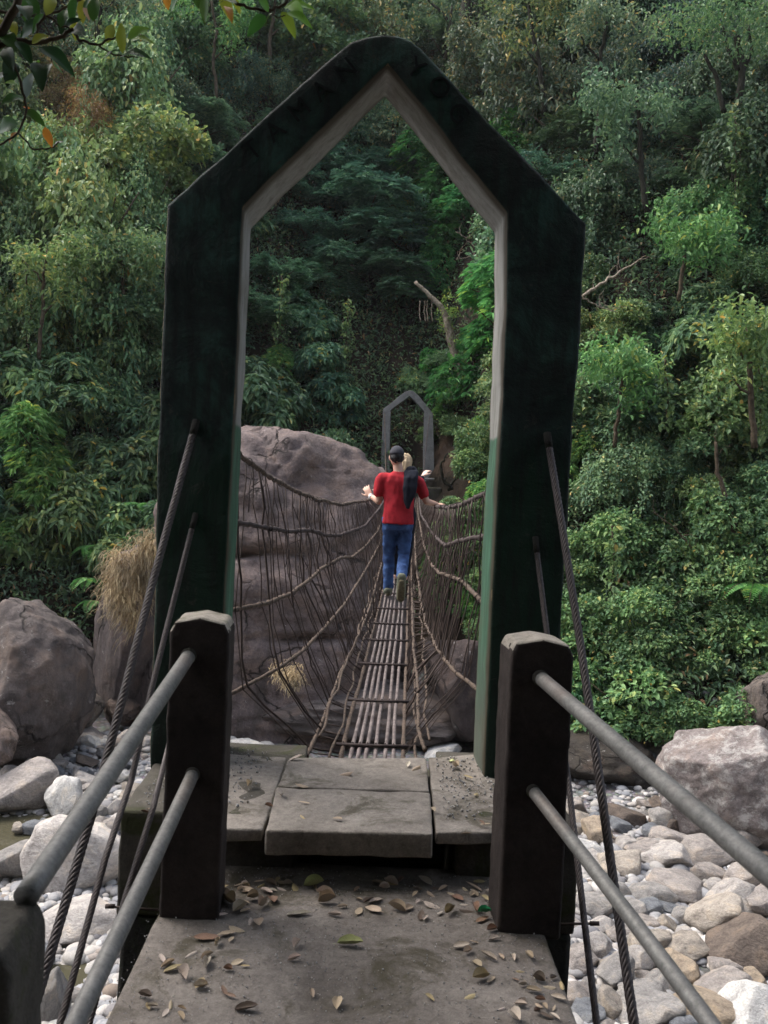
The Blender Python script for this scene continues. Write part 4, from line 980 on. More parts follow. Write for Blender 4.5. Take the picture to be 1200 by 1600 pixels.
# ------------------------------------------------------------------ suspension bridge
def zf(Y): return .12 + .0096 * (Y - 4.1) + .0021 * (Y - 4.1) ** 2
def cxb(Y): return np.interp(Y, [4.1, 9.7, 31], [P(580, 1183, 4.1).x, P(616, 945, 9.7).x, P(637, 770, 31).x])
ropes = {
 'L1': ([(366, 697), (378, 713), (417, 742), (455, 765), (493, 780), (532, 788), (570, 783)], 4.2, 9.3, 1, [(590, 776, 14), (600, 765, 21), (603, 745, 26), (602, 705, 29.2), (601, 643, 31)]),
 'L2': ([(362, 816), (374, 818), (417, 824), (455, 830), (486, 828), (509, 836), (532, 836), (570, 822), (591, 797)], 4.2, 10.3, 1, [(600, 782, 16), (606, 772, 24), (608, 768, 30.5)]),
 'L3': ([(356, 953), (369, 952), (417, 943), (455, 927), (486, 904), (501, 889), (532, 872), (551, 870), (570, 855), (589, 832)], 4.2, 9.7, 1, [(602, 800, 15), (610, 782, 23), (613, 772, 30.5)]),
 'L4': ([(350, 1090), (363, 1083), (390, 1069), (443, 1039), (474, 1016), (509, 979), (539, 943), (570, 893), (591, 855)], 4.2, 9.7, 1, [(604, 812, 15), (613, 788, 23), (618, 776, 30.5)]),
 'L5': ([(480, 1180), (501, 1134), (524, 1073), (532, 1050), (551, 1016), (562, 989), (578, 947), (593, 893)], 4.15, 9.7, 0, [(608, 830, 15), (617, 796, 23), (623, 778, 30.5)]),
 'R1': ([(772, 763), (756, 772), (723, 788), (700, 793), (677, 791)], 4.2, 11, 0, [(664, 772, 20), (661, 750, 26), (664, 712, 29.2), (672, 645, 31)]),
 'R2': ([(770, 836), (756, 839), (723, 843), (696, 853), (677, 835), (658, 805)], 4.2, 13.5, 0, [(655, 783, 20), (656, 772, 26), (659, 768, 30.5)]),
 'R3': ([(765, 955), (748, 935), (723, 908), (700, 899), (685, 895), (673, 880), (662, 850)], 4.2, 10.5, 0, [(654, 808, 15), (652, 785, 23), (655, 772, 30.5)]),
 'R4': ([(752, 1082), (742, 1075), (704, 1042), (685, 1016), (666, 977), (658, 939), (650, 880)], 4.2, 9.9, 0, [(647, 822, 15), (648, 790, 23), (651, 776, 30.5)]),
 'R5': ([(664, 1175), (654, 1138), (652, 1062), (647, 1023), (645, 985), (643, 908)], 4.15, 9.9, 0, [(643, 832, 15), (645, 796, 23), (647, 778, 30.5)]),
}
ANC = {'L1': [(366, 4.2), (409, 4.7), (480, 6.0), (570, 9.3)], 'L2': [(362, 4.2), (418, 4.7), (484, 6.0), (591, 10.3)], 'L3': [(356, 4.2), (428, 4.7), (490, 6.0), (589, 9.7)],
 'L4': [(350, 4.15), (451, 4.7), (509, 5.8), (591, 9.7)], 'L5': [(480, 4.2), (486, 4.4), (528, 5.6), (593, 9.7)], 'R1': [(677, 11), (705, 6.2), (750, 4.7), (772, 4.2)], 'R2': [(658, 13.5), (700, 6.2), (742, 4.7), (770, 4.2)],
 'R3': [(662, 10.5), (690, 6.3), (728, 4.8), (765, 4.2)], 'R4': [(650, 9.9), (680, 6.0), (703, 4.7), (752, 4.15)]}
RP = {}
for k_, (pl, Y0, Y1, _, ext) in ropes.items():
    if k_ in ANC: ys_ = [1 / np.interp(x, [a[0] for a in ANC[k_]], [1 / a[1] for a in ANC[k_]]) for x, _ in pl]
    else:   # depth from the height above the floor line
        ya, yb_ = pl[0][1], pl[-1][1]
        ys_ = [1 / (1 / Y0 + (y - ya) / (yb_ - ya) * (1 / Y1 - 1 / Y0)) for _, y in pl]
    pts = [P(x, y, Y) for (x, y), Y in zip(pl, ys_)] + [P(x, y, Y) for x, y, Y in ext]
    RP[k_] = np.array([tuple(p) for p in pts])
def rope_at(k_, Y):
    a_ = RP[k_]; return Vector((np.interp(Y, a_[:, 1], a_[:, 0]), Y, np.interp(Y, a_[:, 1], a_[:, 2])))
bridge = empty('suspension_footbridge', (cxb(4.15), 4.2, .12)); tag(bridge, 'narrow swaying footbridge of rods and rope nets hanging between the two arches', 'footbridge')
random.seed(5)
YS = np.concatenate([np.arange(4.17, 12, .03), np.arange(12, 31, .1)])
def rope_tube(k_, r, mat, name):
    mb = MB(); pts = []; rad = []; f0 = random.random() * 9; rng_ = rope_at(k_, 4.17)
    for i, Y in enumerate(YS):
        if Y > RP[k_][-1, 1]: break
        p = rope_at(k_, Y); w = .006 * mn.noise(Vector((Y * 3, f0, 0))) + .003 * mn.noise(Vector((Y * 13, f0, 2))); pts.append(p + Vector((w, 0, w * 1.3))); rad.append(r * (1 + .35 * mn.noise(Vector((Y * 19, f0, 5))) + (.25 if (i % 4 == 0) else 0)))
    mb.tube(pts, rad, 8); return build(mb, name, mat, bridge)
for s_ in 'LR':
    rope_tube(s_ + '1', .013, M['ropedark'] if s_ == 'R' else M['rope'], 'hand_rope'); rope_tube(s_ + '2', .013, M['ropedark'], 'side_rope'); rope_tube(s_ + '3', .012, M['rope'], 'side_rope')
    rope_tube(s_ + '4', .011, M['rope'], 'side_rope'); rope_tube(s_ + '5', .010, M['rope'], 'side_rope')
# floor rods
offs = [-.165, -.115, -.075, -.035, .01, .06, .105, .16]
for j, o_ in enumerate(offs):
    mb = MB(); pts = []; 
    for Y in np.concatenate([np.arange(4.1, 12, .1), np.arange(12, 30.9, .5)]):
        wv_ = .010 * mn.noise(Vector((Y * .9, j * 3.3, 0)))
        pts.append(Vector((cxb(Y) + o_ * 1.0 + wv_ + .0, Y, zf(Y) + .012 * mn.noise(Vector((Y * .5, j, 7))) - (.03 if Y < 4.2 else 0))))
    rr_ = [.0115 * (1 + .1 * mn.noise(Vector((p.y * 6, j, 1)))) * (1.25 if j in (0, 7) and int(p.y * 10) % 2 else 1) for p in pts]
    mb.tube(pts, rr_, 7); build(mb, 'floor_rod', M['rod'] if j not in (0, 7) else M['rope'], bridge)
Yc = 4.45; n_ = 0
while Yc < 30.5:
    mb = MB(); zc = zf(Yc) + .018; c0 = cxb(Yc); a_ = Vector((c0 - .21 + random.uniform(-.02, .01), Yc + random.uniform(-.02, .02), zc)); b_ = Vector((c0 + .21 + random.uniform(-.01, .03), Yc + random.uniform(-.02, .02), zc + .004))
    mb.tube([a_, a_.lerp(b_, .5) + Vector((0, 0, -.003)), b_], .009, 7)
    for o_ in offs: mb.tube([Vector((c0 + o_ - .012, Yc, zc - .012)), Vector((c0 + o_, Yc, zc + .012)), Vector((c0 + o_ + .012, Yc, zc - .012))], .005, 5)
    build(mb, 'crossbar', M['ropedark'], bridge); Yc += random.uniform(.7, 1.1) if Yc < 12 else 1.2; n_ += 1
# wavy ropes beside the floor
for s_, o_ in ((-1, .215), (1, .225), (1, .29), (-1, .27)):
    mb = MB(); pts = []
    for Y in np.arange(4.2, 11.5, .04):
        pts.append(Vector((cxb(Y) + s_ * (o_ + .03 * mn.noise(Vector((Y * 2.2, o_ * 40, s_)))), Y, zf(Y) + (.02 if o_ < .25 else .13) + .05 * mn.noise(Vector((Y * 2.6, o_ * 31, s_ + 9))))))
    mb.tube(pts, [.0075 * (1 + .4 * mn.noise(p * 30)) for p in pts], 6); build(mb, 'lashing_rope', M['rope'], bridge)
# suspender wires
def wire(mb, s_, Y, r, full=True):
    top = rope_at(s_ + '1', Y); seq = [top]
    sh = random.gauss(0, .035)
    for kk in ('2', '3', '4', '5'):
        sh += random.gauss(0, .035); p = rope_at(s_ + kk, max(4.16, min(Y + sh, 30.4))); seq.append(p + Vector((random.gauss(0, .006), random.gauss(0, .02), random.gauss(0, .004))))
    e = Vector((cxb(Y) + (-.17 if s_ == 'L' else .17), Y + sh, zf(Y))); seq.append(e)
    if not full: i0 = random.choice([1, 1, 2]); seq = seq[i0 - 1:] if random.random() < .5 else seq[:4 + i0 - 1]
    pts = []
    for a_, b_ in zip(seq[:-1], seq[1:]):
        for t in (0, .33, .66): pts.append(a_.lerp(b_, t) + Vector((random.gauss(0, .008), random.gauss(0, .012), 0)))
    pts.append(seq[-1]); mb.tube(pts, r, 5)
WY = []
for s_ in 'LR':
    Y = 4.28
    while Y < 30: WY.append((Y, s_)); Y += random.uniform(.045, .13) if Y < 12 else .2
WY.sort()
def wr(): return random.choice([.0024, .003, .0034, .0038, .0045, .0065])
for Y, s_ in WY[:100]:
    mb = MB(); wire(mb, s_, Y, wr(), random.random() < .8); build(mb, 'suspender_wire', M['wire'], bridge)
mb = MB()
for Y, s_ in WY[100:]: wire(mb, s_, Y, .0036)
tag(build(mb, 'suspender_wires', M['wire'], bridge), kind='stuff')
# knots and loose windings
mb = MB()
for _ in range(150):
    k_ = random.choice(list(RP)); Y = random.uniform(4.3, 10); p = rope_at(k_, Y); a = random.uniform(0, 6.28)
    mb.tube([p + Vector((.016 * math.cos(a + t), .02 * (t - 2) * .3, .02 * math.sin(a + t))) for t in np.linspace(0, 5, 9)], .003, 4)
for _ in range(30):
    s_ = random.choice('LR'); Y = random.uniform(4.3, 7.5); a_ = rope_at(s_ + random.choice('12'), Y); l = random.uniform(.08, .3)
    mb.tube([a_, a_ + Vector((random.gauss(0, .03), random.gauss(0, .03), -l * .5)), a_ + Vector((random.gauss(0, .04), random.gauss(0, .05), -l))], .003, 4)
tag(build(mb, 'knots', M['ropedark'], bridge), kind='stuff')

# ------------------------------------------------------------------ people
def ell(c, rx, ry, n=20, ax=None, tilt=0):
    out = []
    for k in range(n):
        t = 2 * math.pi * k / n; ca, sa = math.cos(t), math.sin(t); e = 2.35
        r_ = (abs(ca) ** e + abs(sa) ** e) ** (-1 / e)
        out.append(Vector(c) + Vector((ca * r_ * rx, sa * r_ * ry, ca * r_ * rx * tilt)))
    return out
def chain(mb, pts, rad, n=14, sub=6):
    """limb through joints with smooth taper and rounded ends"""
    pts = [Vector(p) for p in pts]; P2, R2 = [], []
    for i in range(len(pts) - 1):
        p0 = pts[max(i-1, 0)]; p1 = pts[i]; p2 = pts[i+1]; p3 = pts[min(i+2, len(pts)-1)]
        for t in np.linspace(0, 1, sub, endpoint=False):
            q = .5 * ((2*p1) + (p2-p0)*t + (2*p0-5*p1+4*p2-p3)*t*t + (-p0+3*p1-3*p2+p3)*t**3); P2.append(p1.lerp(p2, t) * .35 + q * .65); R2.append(rad[i]*(1-t)+rad[i+1]*t)
    P2.append(pts[-1]); R2.append(rad[-1])
    d0 = (P2[0]-P2[1]).normalized(); d1 = (P2[-1]-P2[-2]).normalized()
    pre = [(P2[0] + d0*R2[0]*math.sin(a), R2[0]*math.cos(a)) for a in (1.45, 1.1, .6)]; post_ = [(P2[-1] + d1*R2[-1]*math.sin(a), R2[-1]*math.cos(a)) for a in (.6, 1.1, 1.45)]
    A_ = pre + list(zip(P2, R2)) + post_; mb.tube([a[0] for a in A_], [a[1] for a in A_], n)
def blob(mb, c, rx, ry, rz, n=20):
    c = Vector(c); rings = []
    for j in range(1, n // 2):
        a = math.pi * j / (n // 2) - math.pi / 2
        rings.append([c + Vector((math.cos(t)*math.cos(a)*rx, math.sin(t)*math.cos(a)*ry, math.sin(a)*rz)) for t in np.linspace(0, 2*math.pi, n, endpoint=False)])
    mb.rings(rings)
def fuse(mb, voxel, smooth=4, name='body'):
    me = mesh_of(name, mb.v, mb.f); o = bpy.data.objects.new('tmp', me); COL.objects.link(o)
    r_ = o.modifiers.new('r', 'REMESH'); r_.mode = 'VOXEL'; r_.voxel_size = voxel; r_.use_smooth_shade = True
    s_ = o.modifiers.new('s', 'SMOOTH'); s_.iterations = smooth; s_.factor = .5
    bpy.context.view_layer.update(); out = bpy.data.meshes.new_from_object(o.evaluated_get(bpy.context.evaluated_depsgraph_get())); bpy.data.objects.remove(o); out.name = name; return out
def wrinkle(me, amp, fr, st=(1, 1, .5)):
    vs = [v.co + v.normal * amp * mn.fractal(Vector((v.co.x*fr*st[0], v.co.y*fr*st[1], v.co.z*fr*st[2])), 1, 2, 3) for v in me.vertices]
    for v, c_ in zip(me.vertices, vs): v.co = c_
def hand(mb, wrist, d, nrm, spread=.25, curl=.2, thumb=1, s=1.0):
    """palm + five fingers; d = direction of fingers, nrm = palm normal"""
    d = Vector(d).normalized(); nrm = Vector(nrm); nrm = (nrm - d * nrm.dot(d)).normalized(); sd = d.cross(nrm)
    w = Vector(wrist)
    for k in range(4):
        off = (k - 1.5) * .020 * s; chain(mb, [w + sd * off * .5, w + d * .045 * s + sd * off * .9, w + d * .088 * s + sd * off], [.013*s, .014*s, .011*s], 8, 3)
    for k, L_ in enumerate((.068, .08, .075, .058)):
        off = (k - 1.5) * .021 * s; a = (k - 1.5) * spread; dd = (d + sd * a).normalized(); p0 = w + d * .088 * s + sd * off; c_ = curl; q = [p0]
        for seg in (.45, .32, .23):
            dd = (dd + nrm * c_).normalized(); q.append(q[-1] + dd * L_ * s * seg)
        chain(mb, q, [.0095*s, .009*s, .008*s, .007*s], 8, 3)
    t0 = w + d * .02 * s - sd * .025 * s * thumb * -1; dt = (d * .7 + sd * thumb * .8 + nrm * .25).normalized()
    chain(mb, [t0, t0 + dt * .035 * s, t0 + dt * .06 * s + d * .01 * s, t0 + dt * .075 * s + d * .025 * s], [.014*s, .012*s, .010*s, .008*s], 8, 3)
M['skin'] = simple('skin', (.55, .33, .24), .55, .12, 20, .05, .4)
M['skinpale'] = simple('fair_skin', (.62, .4, .31), .55, .1, 20, .05, .4)
M['shirt'] = simple('red_cotton', (.42, .024, .035), .9, .4, 9, .3, .2)
def jeans():
    s = N('blue_denim'); v = s.coord(1); n = s.noise(v, 9, 5); n2 = s.noise(v, 220, 2); c = s.ramp(n, [(.35, (.026, .05, .13)), (.6, (.055, .11, .26)), (.75, (.11, .19, .36))])
    return s.done(c, .9, s.bump(n2, .2, .002), .2)
M['jeans'] = jeans()
M['cap'] = simple('dark_grey_cap', (.055, .055, .065), .9, .3, 30, .2, .2)
M['hair'] = simple('dark_hair', (.012, .01, .01), .6, .3, 60, .6, .4)
M['blond'] = simple('blond_hair', (.46, .35, .22), .6, .4, 0, .8, .4, 0, (.25, .17, .09), (60, 60, 9))
M['black'] = simple('black_fleece', (.012, .014, .022), .95, .3, 18, .3, .2)
M['shoe'] = simple('olive_shoe', (.16, .17, .12), .7, .4, 30, .3, .3)
M['sole'] = simple('shoe_sole', (.14, .12, .07), .8, .5, 40, .6, .3)
M['watch'] = simple('steel_watch', (.75, .76, .78), .3, .1, 20, .1, .5, .3)
def man():
    Y = 9.7; b = P(616, 941, Y); b.z = zf(Y) + .03
    root = empty('person', b); tag(root, 'man in a red T-shirt, blue jeans and dark cap walking away along the footbridge', 'person')
    s = 1.0; body = MB()
    hipz, shz = .93, 1.43
    # joints, metres above the feet; x right, y away from the camera
    LA, LK, LH = (-.075, .10, .09), (-.085, .12, .50), (-.09, .0, .92)
    RA, RK, RH = (.065, -.30, .27), (.085, .06, .50), (.09, .0, .92)
    LS, LE, LW = (-.20, .0, 1.40), (-.235, .02, 1.13), (-.335, .16, 1.185)
    RS, RE, RW = (.215, .0, 1.39), (.325, .03, 1.15), (.455, .17, 1.12)
    HC = Vector((-.045, .03, 1.655))
    def torso(mb, prof):
        mb.rings([ell((x, y, z), rx, ry) for x, y, z, rx, ry in prof])
    torso(body, [(0, 0, .84, .14, .10), (0, 0, .95, .16, .11), (0, 0, 1.05, .14, .10), (.0, 0, 1.2, .155, .105), (.005, 0, 1.34, .18, .11), (.005, 0, 1.42, .16, .09), (0, .005, 1.47, .08, .07)])
    chain(body, [(0.0, .0, 1.42), (-.02, .01, 1.5), (-.035, .025, 1.58)], [.065, .058, .056])
    blob(body, HC, .078, .098, .118); chain(body, [HC + Vector((0, .05, -.05)), HC + Vector((.0, .07, -.085))], [.055, .04])
    blob(body, HC + Vector((0, .105, -.02)), .014, .02, .025)           # nose
    for e in (-1, 1):
        blob(body, HC + Vector((e * .08, .01, -.01)), .012, .02, .033); blob(body, HC + Vector((e * .032, .088, .01)), .018, .012, .012)
    chain(body, [LS, LE], [.052, .041]); chain(body, [LE, LW], [.042, .027]); chain(body, [RS, RE], [.052, .041]); chain(body, [RE, RW], [.042, .027])
    hand(body, LW, (-.45, .35, .75), (.2, .9, -.2), .14, .3, 1); hand(body, RW, (.8, .5, .05), (.0, .15, -1), .08, .95, -1)
    chain(body, [LH, LK, LA], [.085, .055, .04]); chain(body, [RH, RK, RA], [.085, .055, .04])
    link('body', (lambda m: (m.transform(Matrix.Translation(b)), m)[1])(fuse(body, .0085, 2)), M['skin'], root)
    sh = MB()
    torso(sh, [(0, 0, .875, .19, .142), (0, 0, .9, .19, .142), (0, 0, 1.0, .18, .132), (0, 0, 1.15, .172, .122), (.005, 0, 1.28, .19, .125), (.005, 0, 1.37, .205, .12), (.005, 0, 1.43, .175, .10), (-.01, .01, 1.475, .085, .075), (-.015, .01, 1.485, .07, .065)])
    chain(sh, [(-.15, 0, 1.40), (-.215, .0, 1.37), (-.238, .01, 1.24)], [.075, .075, .068]); chain(sh, [(.16, 0, 1.40), (.225, .0, 1.36), (.285, .02, 1.24)], [.075, .075, .066])
    me = fuse(sh, .012, 3, 'shirt'); wrinkle(me, .012, 9, (1.2, 1, .4)); me.transform(Matrix.Translation(b)); link('shirt', me, M['shirt'], root)
    tr = MB(); torso(tr, [(0, 0, .80, .15, .11), (0, 0, .86, .168, .118), (0, 0, .95, .165, .115)])
    chain(tr, [LH, LK, (-.075, .10, .10)], [.098, .072, .060]); chain(tr, [RH, RK, (.067, -.26, .29)], [.098, .072, .060])
    me = fuse(tr, .012, 2, 'jeans'); wrinkle(me, .010, 12, (1, 1, 1.3)); me.transform(Matrix.Translation(b)); link('jeans', me, M['jeans'], root)
    cp = MB(); rings = []
    for j in range(8):
        a = j / 7 * 1.5; rings.append([b + HC + Vector((math.cos(t)*.088*math.cos(a), math.sin(t)*.108*math.cos(a) , .028 + .105*math.sin(a))) for t in np.linspace(0, 2*math.pi, 24, endpoint=False)])
    cp.rings(rings); cap_o = build(cp, 'cap', M['cap'], root)
    vi = MB(); vi.rings([[b + HC + Vector((math.cos(t)*r_, .09 + math.sin(t)*r_*1.0, z)) for t in np.linspace(0, 2*math.pi, 20, endpoint=False)] for r_, z in ((.07, .026), (.075, .03), (.07, .034))]); build(vi, 'visor', M['cap'], cap_o)
    hr = MB(); blob(hr, HC + Vector((0, -.012, .002)), .083, .098, .095); me = fuse(hr, .01, 1, 'hair'); wrinkle(me, .008, 40)
    me.transform(Matrix.Translation(b)); link('hair', me, M['hair'], root)
    for (A_, toe, nm) in ((LA, Vector((-.01, .22, -.05)), 0), (RA, Vector((.0, .03, -.25)), 1)):
        A_ = Vector(A_); so = MB(); [chain(so, [A_ + Vector((e * .6, -.02, .0)) if nm == 0 else A_ + Vector((e * .6, 0, .02)), A_ + toe * .5 + Vector((e, 0, 0)) + (Vector((0, 0, -.015)) if nm == 0 else Vector((0, -.01, 0))), A_ + toe * (.9 if e else 1) + Vector((e, 0, 0))], [.042, .036, .032]) for e in (-.018, 0, .02)]; me = fuse(so, .01, 1, 'shoe'); me.transform(Matrix.Translation(b)); sho = link('shoe', me, M['shoe'], root)
        sl = MB()
        if nm: [chain(sl, [A_ + Vector((e * .5, -.035, -.03)), A_ + toe * .5 + Vector((e, -.042, 0)), A_ + toe * .95 + Vector((e, -.03, 0))], [.022, .024, .022]) for e in (-.02, 0, .022)]
        else: chain(sl, [A_ + Vector((0, -.02, -.045)), A_ + toe + Vector((0, 0, -.02))], [.03, .03])
        me = fuse(sl, .01, 1, 'sole'); me.transform(Matrix.Translation(b)); link('sole', me, M['sole'], sho)
    wt = MB(); w0 = Vector(LW); d_ = (w0 - Vector(LE)).normalized(); wt.tube([b + w0 - d_ * .03, b + w0 - d_ * .008], .034, 16); blob(wt, b + w0 - d_ * .02 + Vector((-.005, -.032, 0)), .018, .008, .018); build(wt, 'watch', M['watch'], root)
    # black jacket hanging over the right shoulder
    jk = MB(); jk.rings([ell((x, y, z), rx, ry) for x, y, z, rx, ry in [(.10, -.155, 1.06, .02, .018), (.10, -.155, 1.13, .045, .03), (.115, -.158, 1.21, .066, .036), (.125, -.155, 1.30, .085, .04), (.13, -.13, 1.42, .085, .05), (.13, -.06, 1.495, .08, .05), (.13, .03, 1.51, .07, .04)]])
    chain(jk, [(.13, .0, 1.50), (.15, .1, 1.44), (.15, .14, 1.25)], [.06, .06, .04])
    me = fuse(jk, .01, 2, 'jacket'); wrinkle(me, .012, 14, (1.5, 1, .4)); me.transform(Matrix.Translation(b)); link('jacket', me, M['black'], root)
def woman():
    Y = 11.2; b = P(632, 900, Y); b.z = zf(Y) + .03; b.x = P(634, 720, Y).x
    root = empty('person', b); tag(root, 'fair haired person in black partly hidden in front of the man, reaching for the rope', 'person')
    k = ((P(632, 709, Y).z - b.z) / 1.70); T = Matrix.Translation(b) @ Matrix.Scale(k, 4)
    body = MB(); HC = Vector((.0, .01, 1.585))
    body.rings([ell((0, 0, z), rx, ry) for z, rx, ry in ((.8, .14, .1), (.9, .165, .11), (1.05, .12, .09), (1.2, .135, .1), (1.33, .16, .095), (1.4, .07, .06))])
    chain(body, [(0, 0, 1.38), (0, .01, 1.52)], [.05, .048]); blob(body, HC, .072, .09, .11); blob(body, HC + Vector((0, .095, -.015)), .012, .016, .022)
    for e in (-1, 1): blob(body, HC + Vector((e * .075, .01, -.01)), .01, .016, .028); blob(body, HC + Vector((e*.03, .08, .01)), .015, .01, .01)
    LS, LE, LW = (-.17, 0, 1.33), (-.25, .1, 1.12), (-.33, .22, 1.2); RS, RE, RW = (.17, 0, 1.33), (.2, .12, 1.30), (.245, .2, 1.42)
    chain(body, [LS, LE], [.042, .034]); chain(body, [LE, LW], [.034, .023]); chain(body, [RS, RE], [.042, .034]); chain(body, [RE, RW], [.034, .024])
    hand(body, LW, (-.4, .6, .2), (0, .1, -1), .1, .6, 1, .92); hand(body, RW, (.45, .3, .6), (.5, .5, -.3), .15, .45, -1, .95)
    for e, kf in ((-1, .12), (1, -.04)): chain(body, [(e*.08, 0, .88), (e*.08, .05 + kf*.3, .47), (e*.06, kf, .08)], [.085, .055, .038]); chain(body, [(e*.06, kf, .05), (e*.06, kf + .16, .03)], [.038, .03])
    me = fuse(body, .009, 2); me.transform(T); link('body', me, M['skinpale'], root)
    t = MB(); t.rings([ell((0, 0, z), rx, ry) for z, rx, ry in ((.85, .175, .125), (1.0, .145, .11), (1.2, .15, .115), (1.33, .175, .11), (1.39, .12, .085), (1.42, .06, .06))])
    chain(t, [(-.14, 0, 1.34), LS, LE, LW], [.055, .055, .044, .034]); chain(t, [(.14, 0, 1.34), RS, RE, (.235, .18, 1.395)], [.055, .055, .044, .036])
    me = fuse(t, .011, 2, 'top'); wrinkle(me, .008, 12); me.transform(T); link('top', me, M['black'], root)
    t = MB()
    t.rings([ell((0, 0, z), rx, ry) for z, rx, ry in ((.78, .15, .11), (.9, .172, .12))])
    for e, kf in ((-1, .12), (1, -.04)): chain(t, [(e*.085, 0, .88), (e*.085, .05 + kf*.3, .47), (e*.06, kf, .1)], [.095, .065, .05])
    me = fuse(t, .011, 2, 'trousers'); me.transform(T); link('trousers', me, M['black'], root)
    h = MB(); blob(h, HC + Vector((0, -.015, .012)), .088, .1, .115); chain(h, [HC + Vector((0, -.05, .0)), HC + Vector((.0, -.07, -.12)), HC + Vector((.01, -.07, -.24))], [.08, .075, .05])
    me = fuse(h, .009, 2, 'hair'); wrinkle(me, .012, 30, (1, 1, .2)); me.transform(T); link('hair', me, M['blond'], root)
man(); woman()

# ------------------------------------------------------------------ overhanging branches close to the camera
def bigleaf(mb, base, tip, w, Y, fold=.3, dy=0):
    a_ = P(base[0], base[1], Y); b_ = P(tip[0], tip[1], Y + dy); d = b_ - a_; L_ = d.length; d.normalize()
    nrm = Vector((random.gauss(0, .35), -1, random.uniform(.1, .9))).normalized(); sd = d.cross(nrm).normalized(); up = sd.cross(d); ns = 9; v = []; f = []
    for i in range(ns + 1):
        t = i / ns; ww = w * L_ * (math.sin(math.pi * min(1, t ** .8)) ** .8) * .5 + .0006; c_ = a_ + d * L_ * t + Vector((0, 0, -.18 * L_ * (t - .5) ** 2 * 2)) + up * .05 * L_ * math.sin(t * 3)
        for k in (-1, -.5, 0, .5, 1): v.append(c_ + sd * ww * k + up * ww * fold * abs(k) + up * .02 * L_ * math.sin(t * 11 + k * 3) * abs(k))
    for i in range(ns):
        for k in range(4): f.append((i*5+k, i*5+k+1, (i+1)*5+k+1, (i+1)*5+k))
    mb.add(v, f)
GR = (.06, .14, .03); DK = (.025, .06, .02); LT = (.2, .36, .05); OR = (.55, .22, .04); YG = (.3, .34, .05)
def overhang(Y, twigs, lv, label):
    root = empty('tree_branch', P(twigs[0][0][0][0], twigs[0][0][0][1], Y)); tag(root, label, 'branch', 'overhanging branches'); mb = MB()
    for pts, rad in twigs: limb(mb, pts, Y, rad, 7, .002)
    build(mb, 'twig', M['bark'], root)
    for base_, tip_, w, c_ in lv:
        mb = MB(); bigleaf(mb, base_, tip_, w, Y + random.uniform(-.06, .06), .25, random.uniform(-.05, .05)); me = mesh_of('leaf', mb.v, mb.f); o = link('leaf', me, M['near'], root); o.color = (*[k * random.uniform(.85, 1.15) for k in c_], 1)
random.seed(31)
overhang(2.7, [([(-90, 150), (-30, 90), (10, 40), (34, -10)], (.016, .012)), ([(-20, 80), (20, 62), (54, 67), (96, 58), (112, 46), (125, 62), (154, 71), (181, 58)], (.009, .003)), ([(54, 67), (60, 40), (72, 22), (95, 40), (112, 46)], (.005, .003)),
   ([(10, 70), (33, 130), (42, 167), (29, 208), (-10, 232)], (.005, .003)), ([(29, 208), (50, 233), (79, 233), (92, 222)], (.003, .002)), ([(154, 71), (180, 86), (215, 90)], (.003, .002)), ([(150, 60), (148, 35), (146, 30)], (.002, .001))],
  [((60, 68), (117, 116), .42, DK), ((55, 92), (66, 140), .4, DK), ((0, 50), (26, 78), .5, GR), ((192, 80), (190, 32), .34, YG), ((200, 58), (234, 42), .42, LT), ((205, 60), (241, 66), .4, LT), ((168, 64), (176, 36), .45, YG), ((188, 84), (236, 88), .38, DK), ((190, 76), (160, 92), .3, DK),
   ((50, 66), (76, 54), .5, YG), ((70, 196), (82, 228), .45, OR), ((30, 205), (14, 222), .5, OR), ((82, 228), (100, 220), .3, (.5, .5, .5)), ((38, 168), (72, 196), .3, GR), ((36, 150), (2, 160), .4, GR), ((33, 135), (8, 128), .5, LT), ((28, 190), (-4, 205), .5, GR), ((40, 150), (52, 110), .3, (.3, .35, .3)),
   ((10, 40), (-20, 60), .5, GR), ((34, 5), (45, 30), .5, DK), ((110, 46), (135, 52), .5, DK), ((100, 42), (128, 28), .35, DK), ((60, 20), (40, -8), .5, GR), ((72, 20), (85, -8), .4, YG), ((112, 30), (118, -10), .4, GR), ((146, 30), (150, -6), .45, GR), ((130, 10), (140, 30), .4, (.3, .2, .12)), ((95, 40), (104, 12), .4, GR),
   ((20, 90), (10, 132), .5, DK), ((12, 110), (-20, 150), .5, DK), ((25, 60), (50, 100), .45, DK), ((36, 165), (52, 178), .4, OR), ((0, 225), (-30, 210), .5, GR), ((48, 100), (62, 96), .5, LT), ((8, 70), (22, 110), .4, DK)],
  'leafy branch with dark, yellow and orange leaves hanging into the top left corner')
overhang(2.85, [([(-60, 30), (0, 18), (60, 26), (110, 8), (150, -12)], (.006, .003)), ([(60, 26), (84, 60), (80, 96)], (.003, .002))],
  [((20 + 13 * i + random.uniform(-8, 8), 22 + random.uniform(-6, 14)), (20 + 13 * i + random.uniform(-26, 30), 22 + random.choice([-1, 1, 1]) * random.uniform(24, 44)), random.uniform(.32, .5), random.choice([DK, GR, DK, GR, YG])) for i in range(-2, 10)] + [((82, 70), (104, 88), .4, GR), ((80, 96), (70, 124), .4, DK), ((81, 90), (98, 112), .4, GR)],
  'second darker leafy twig behind the first in the top left corner')
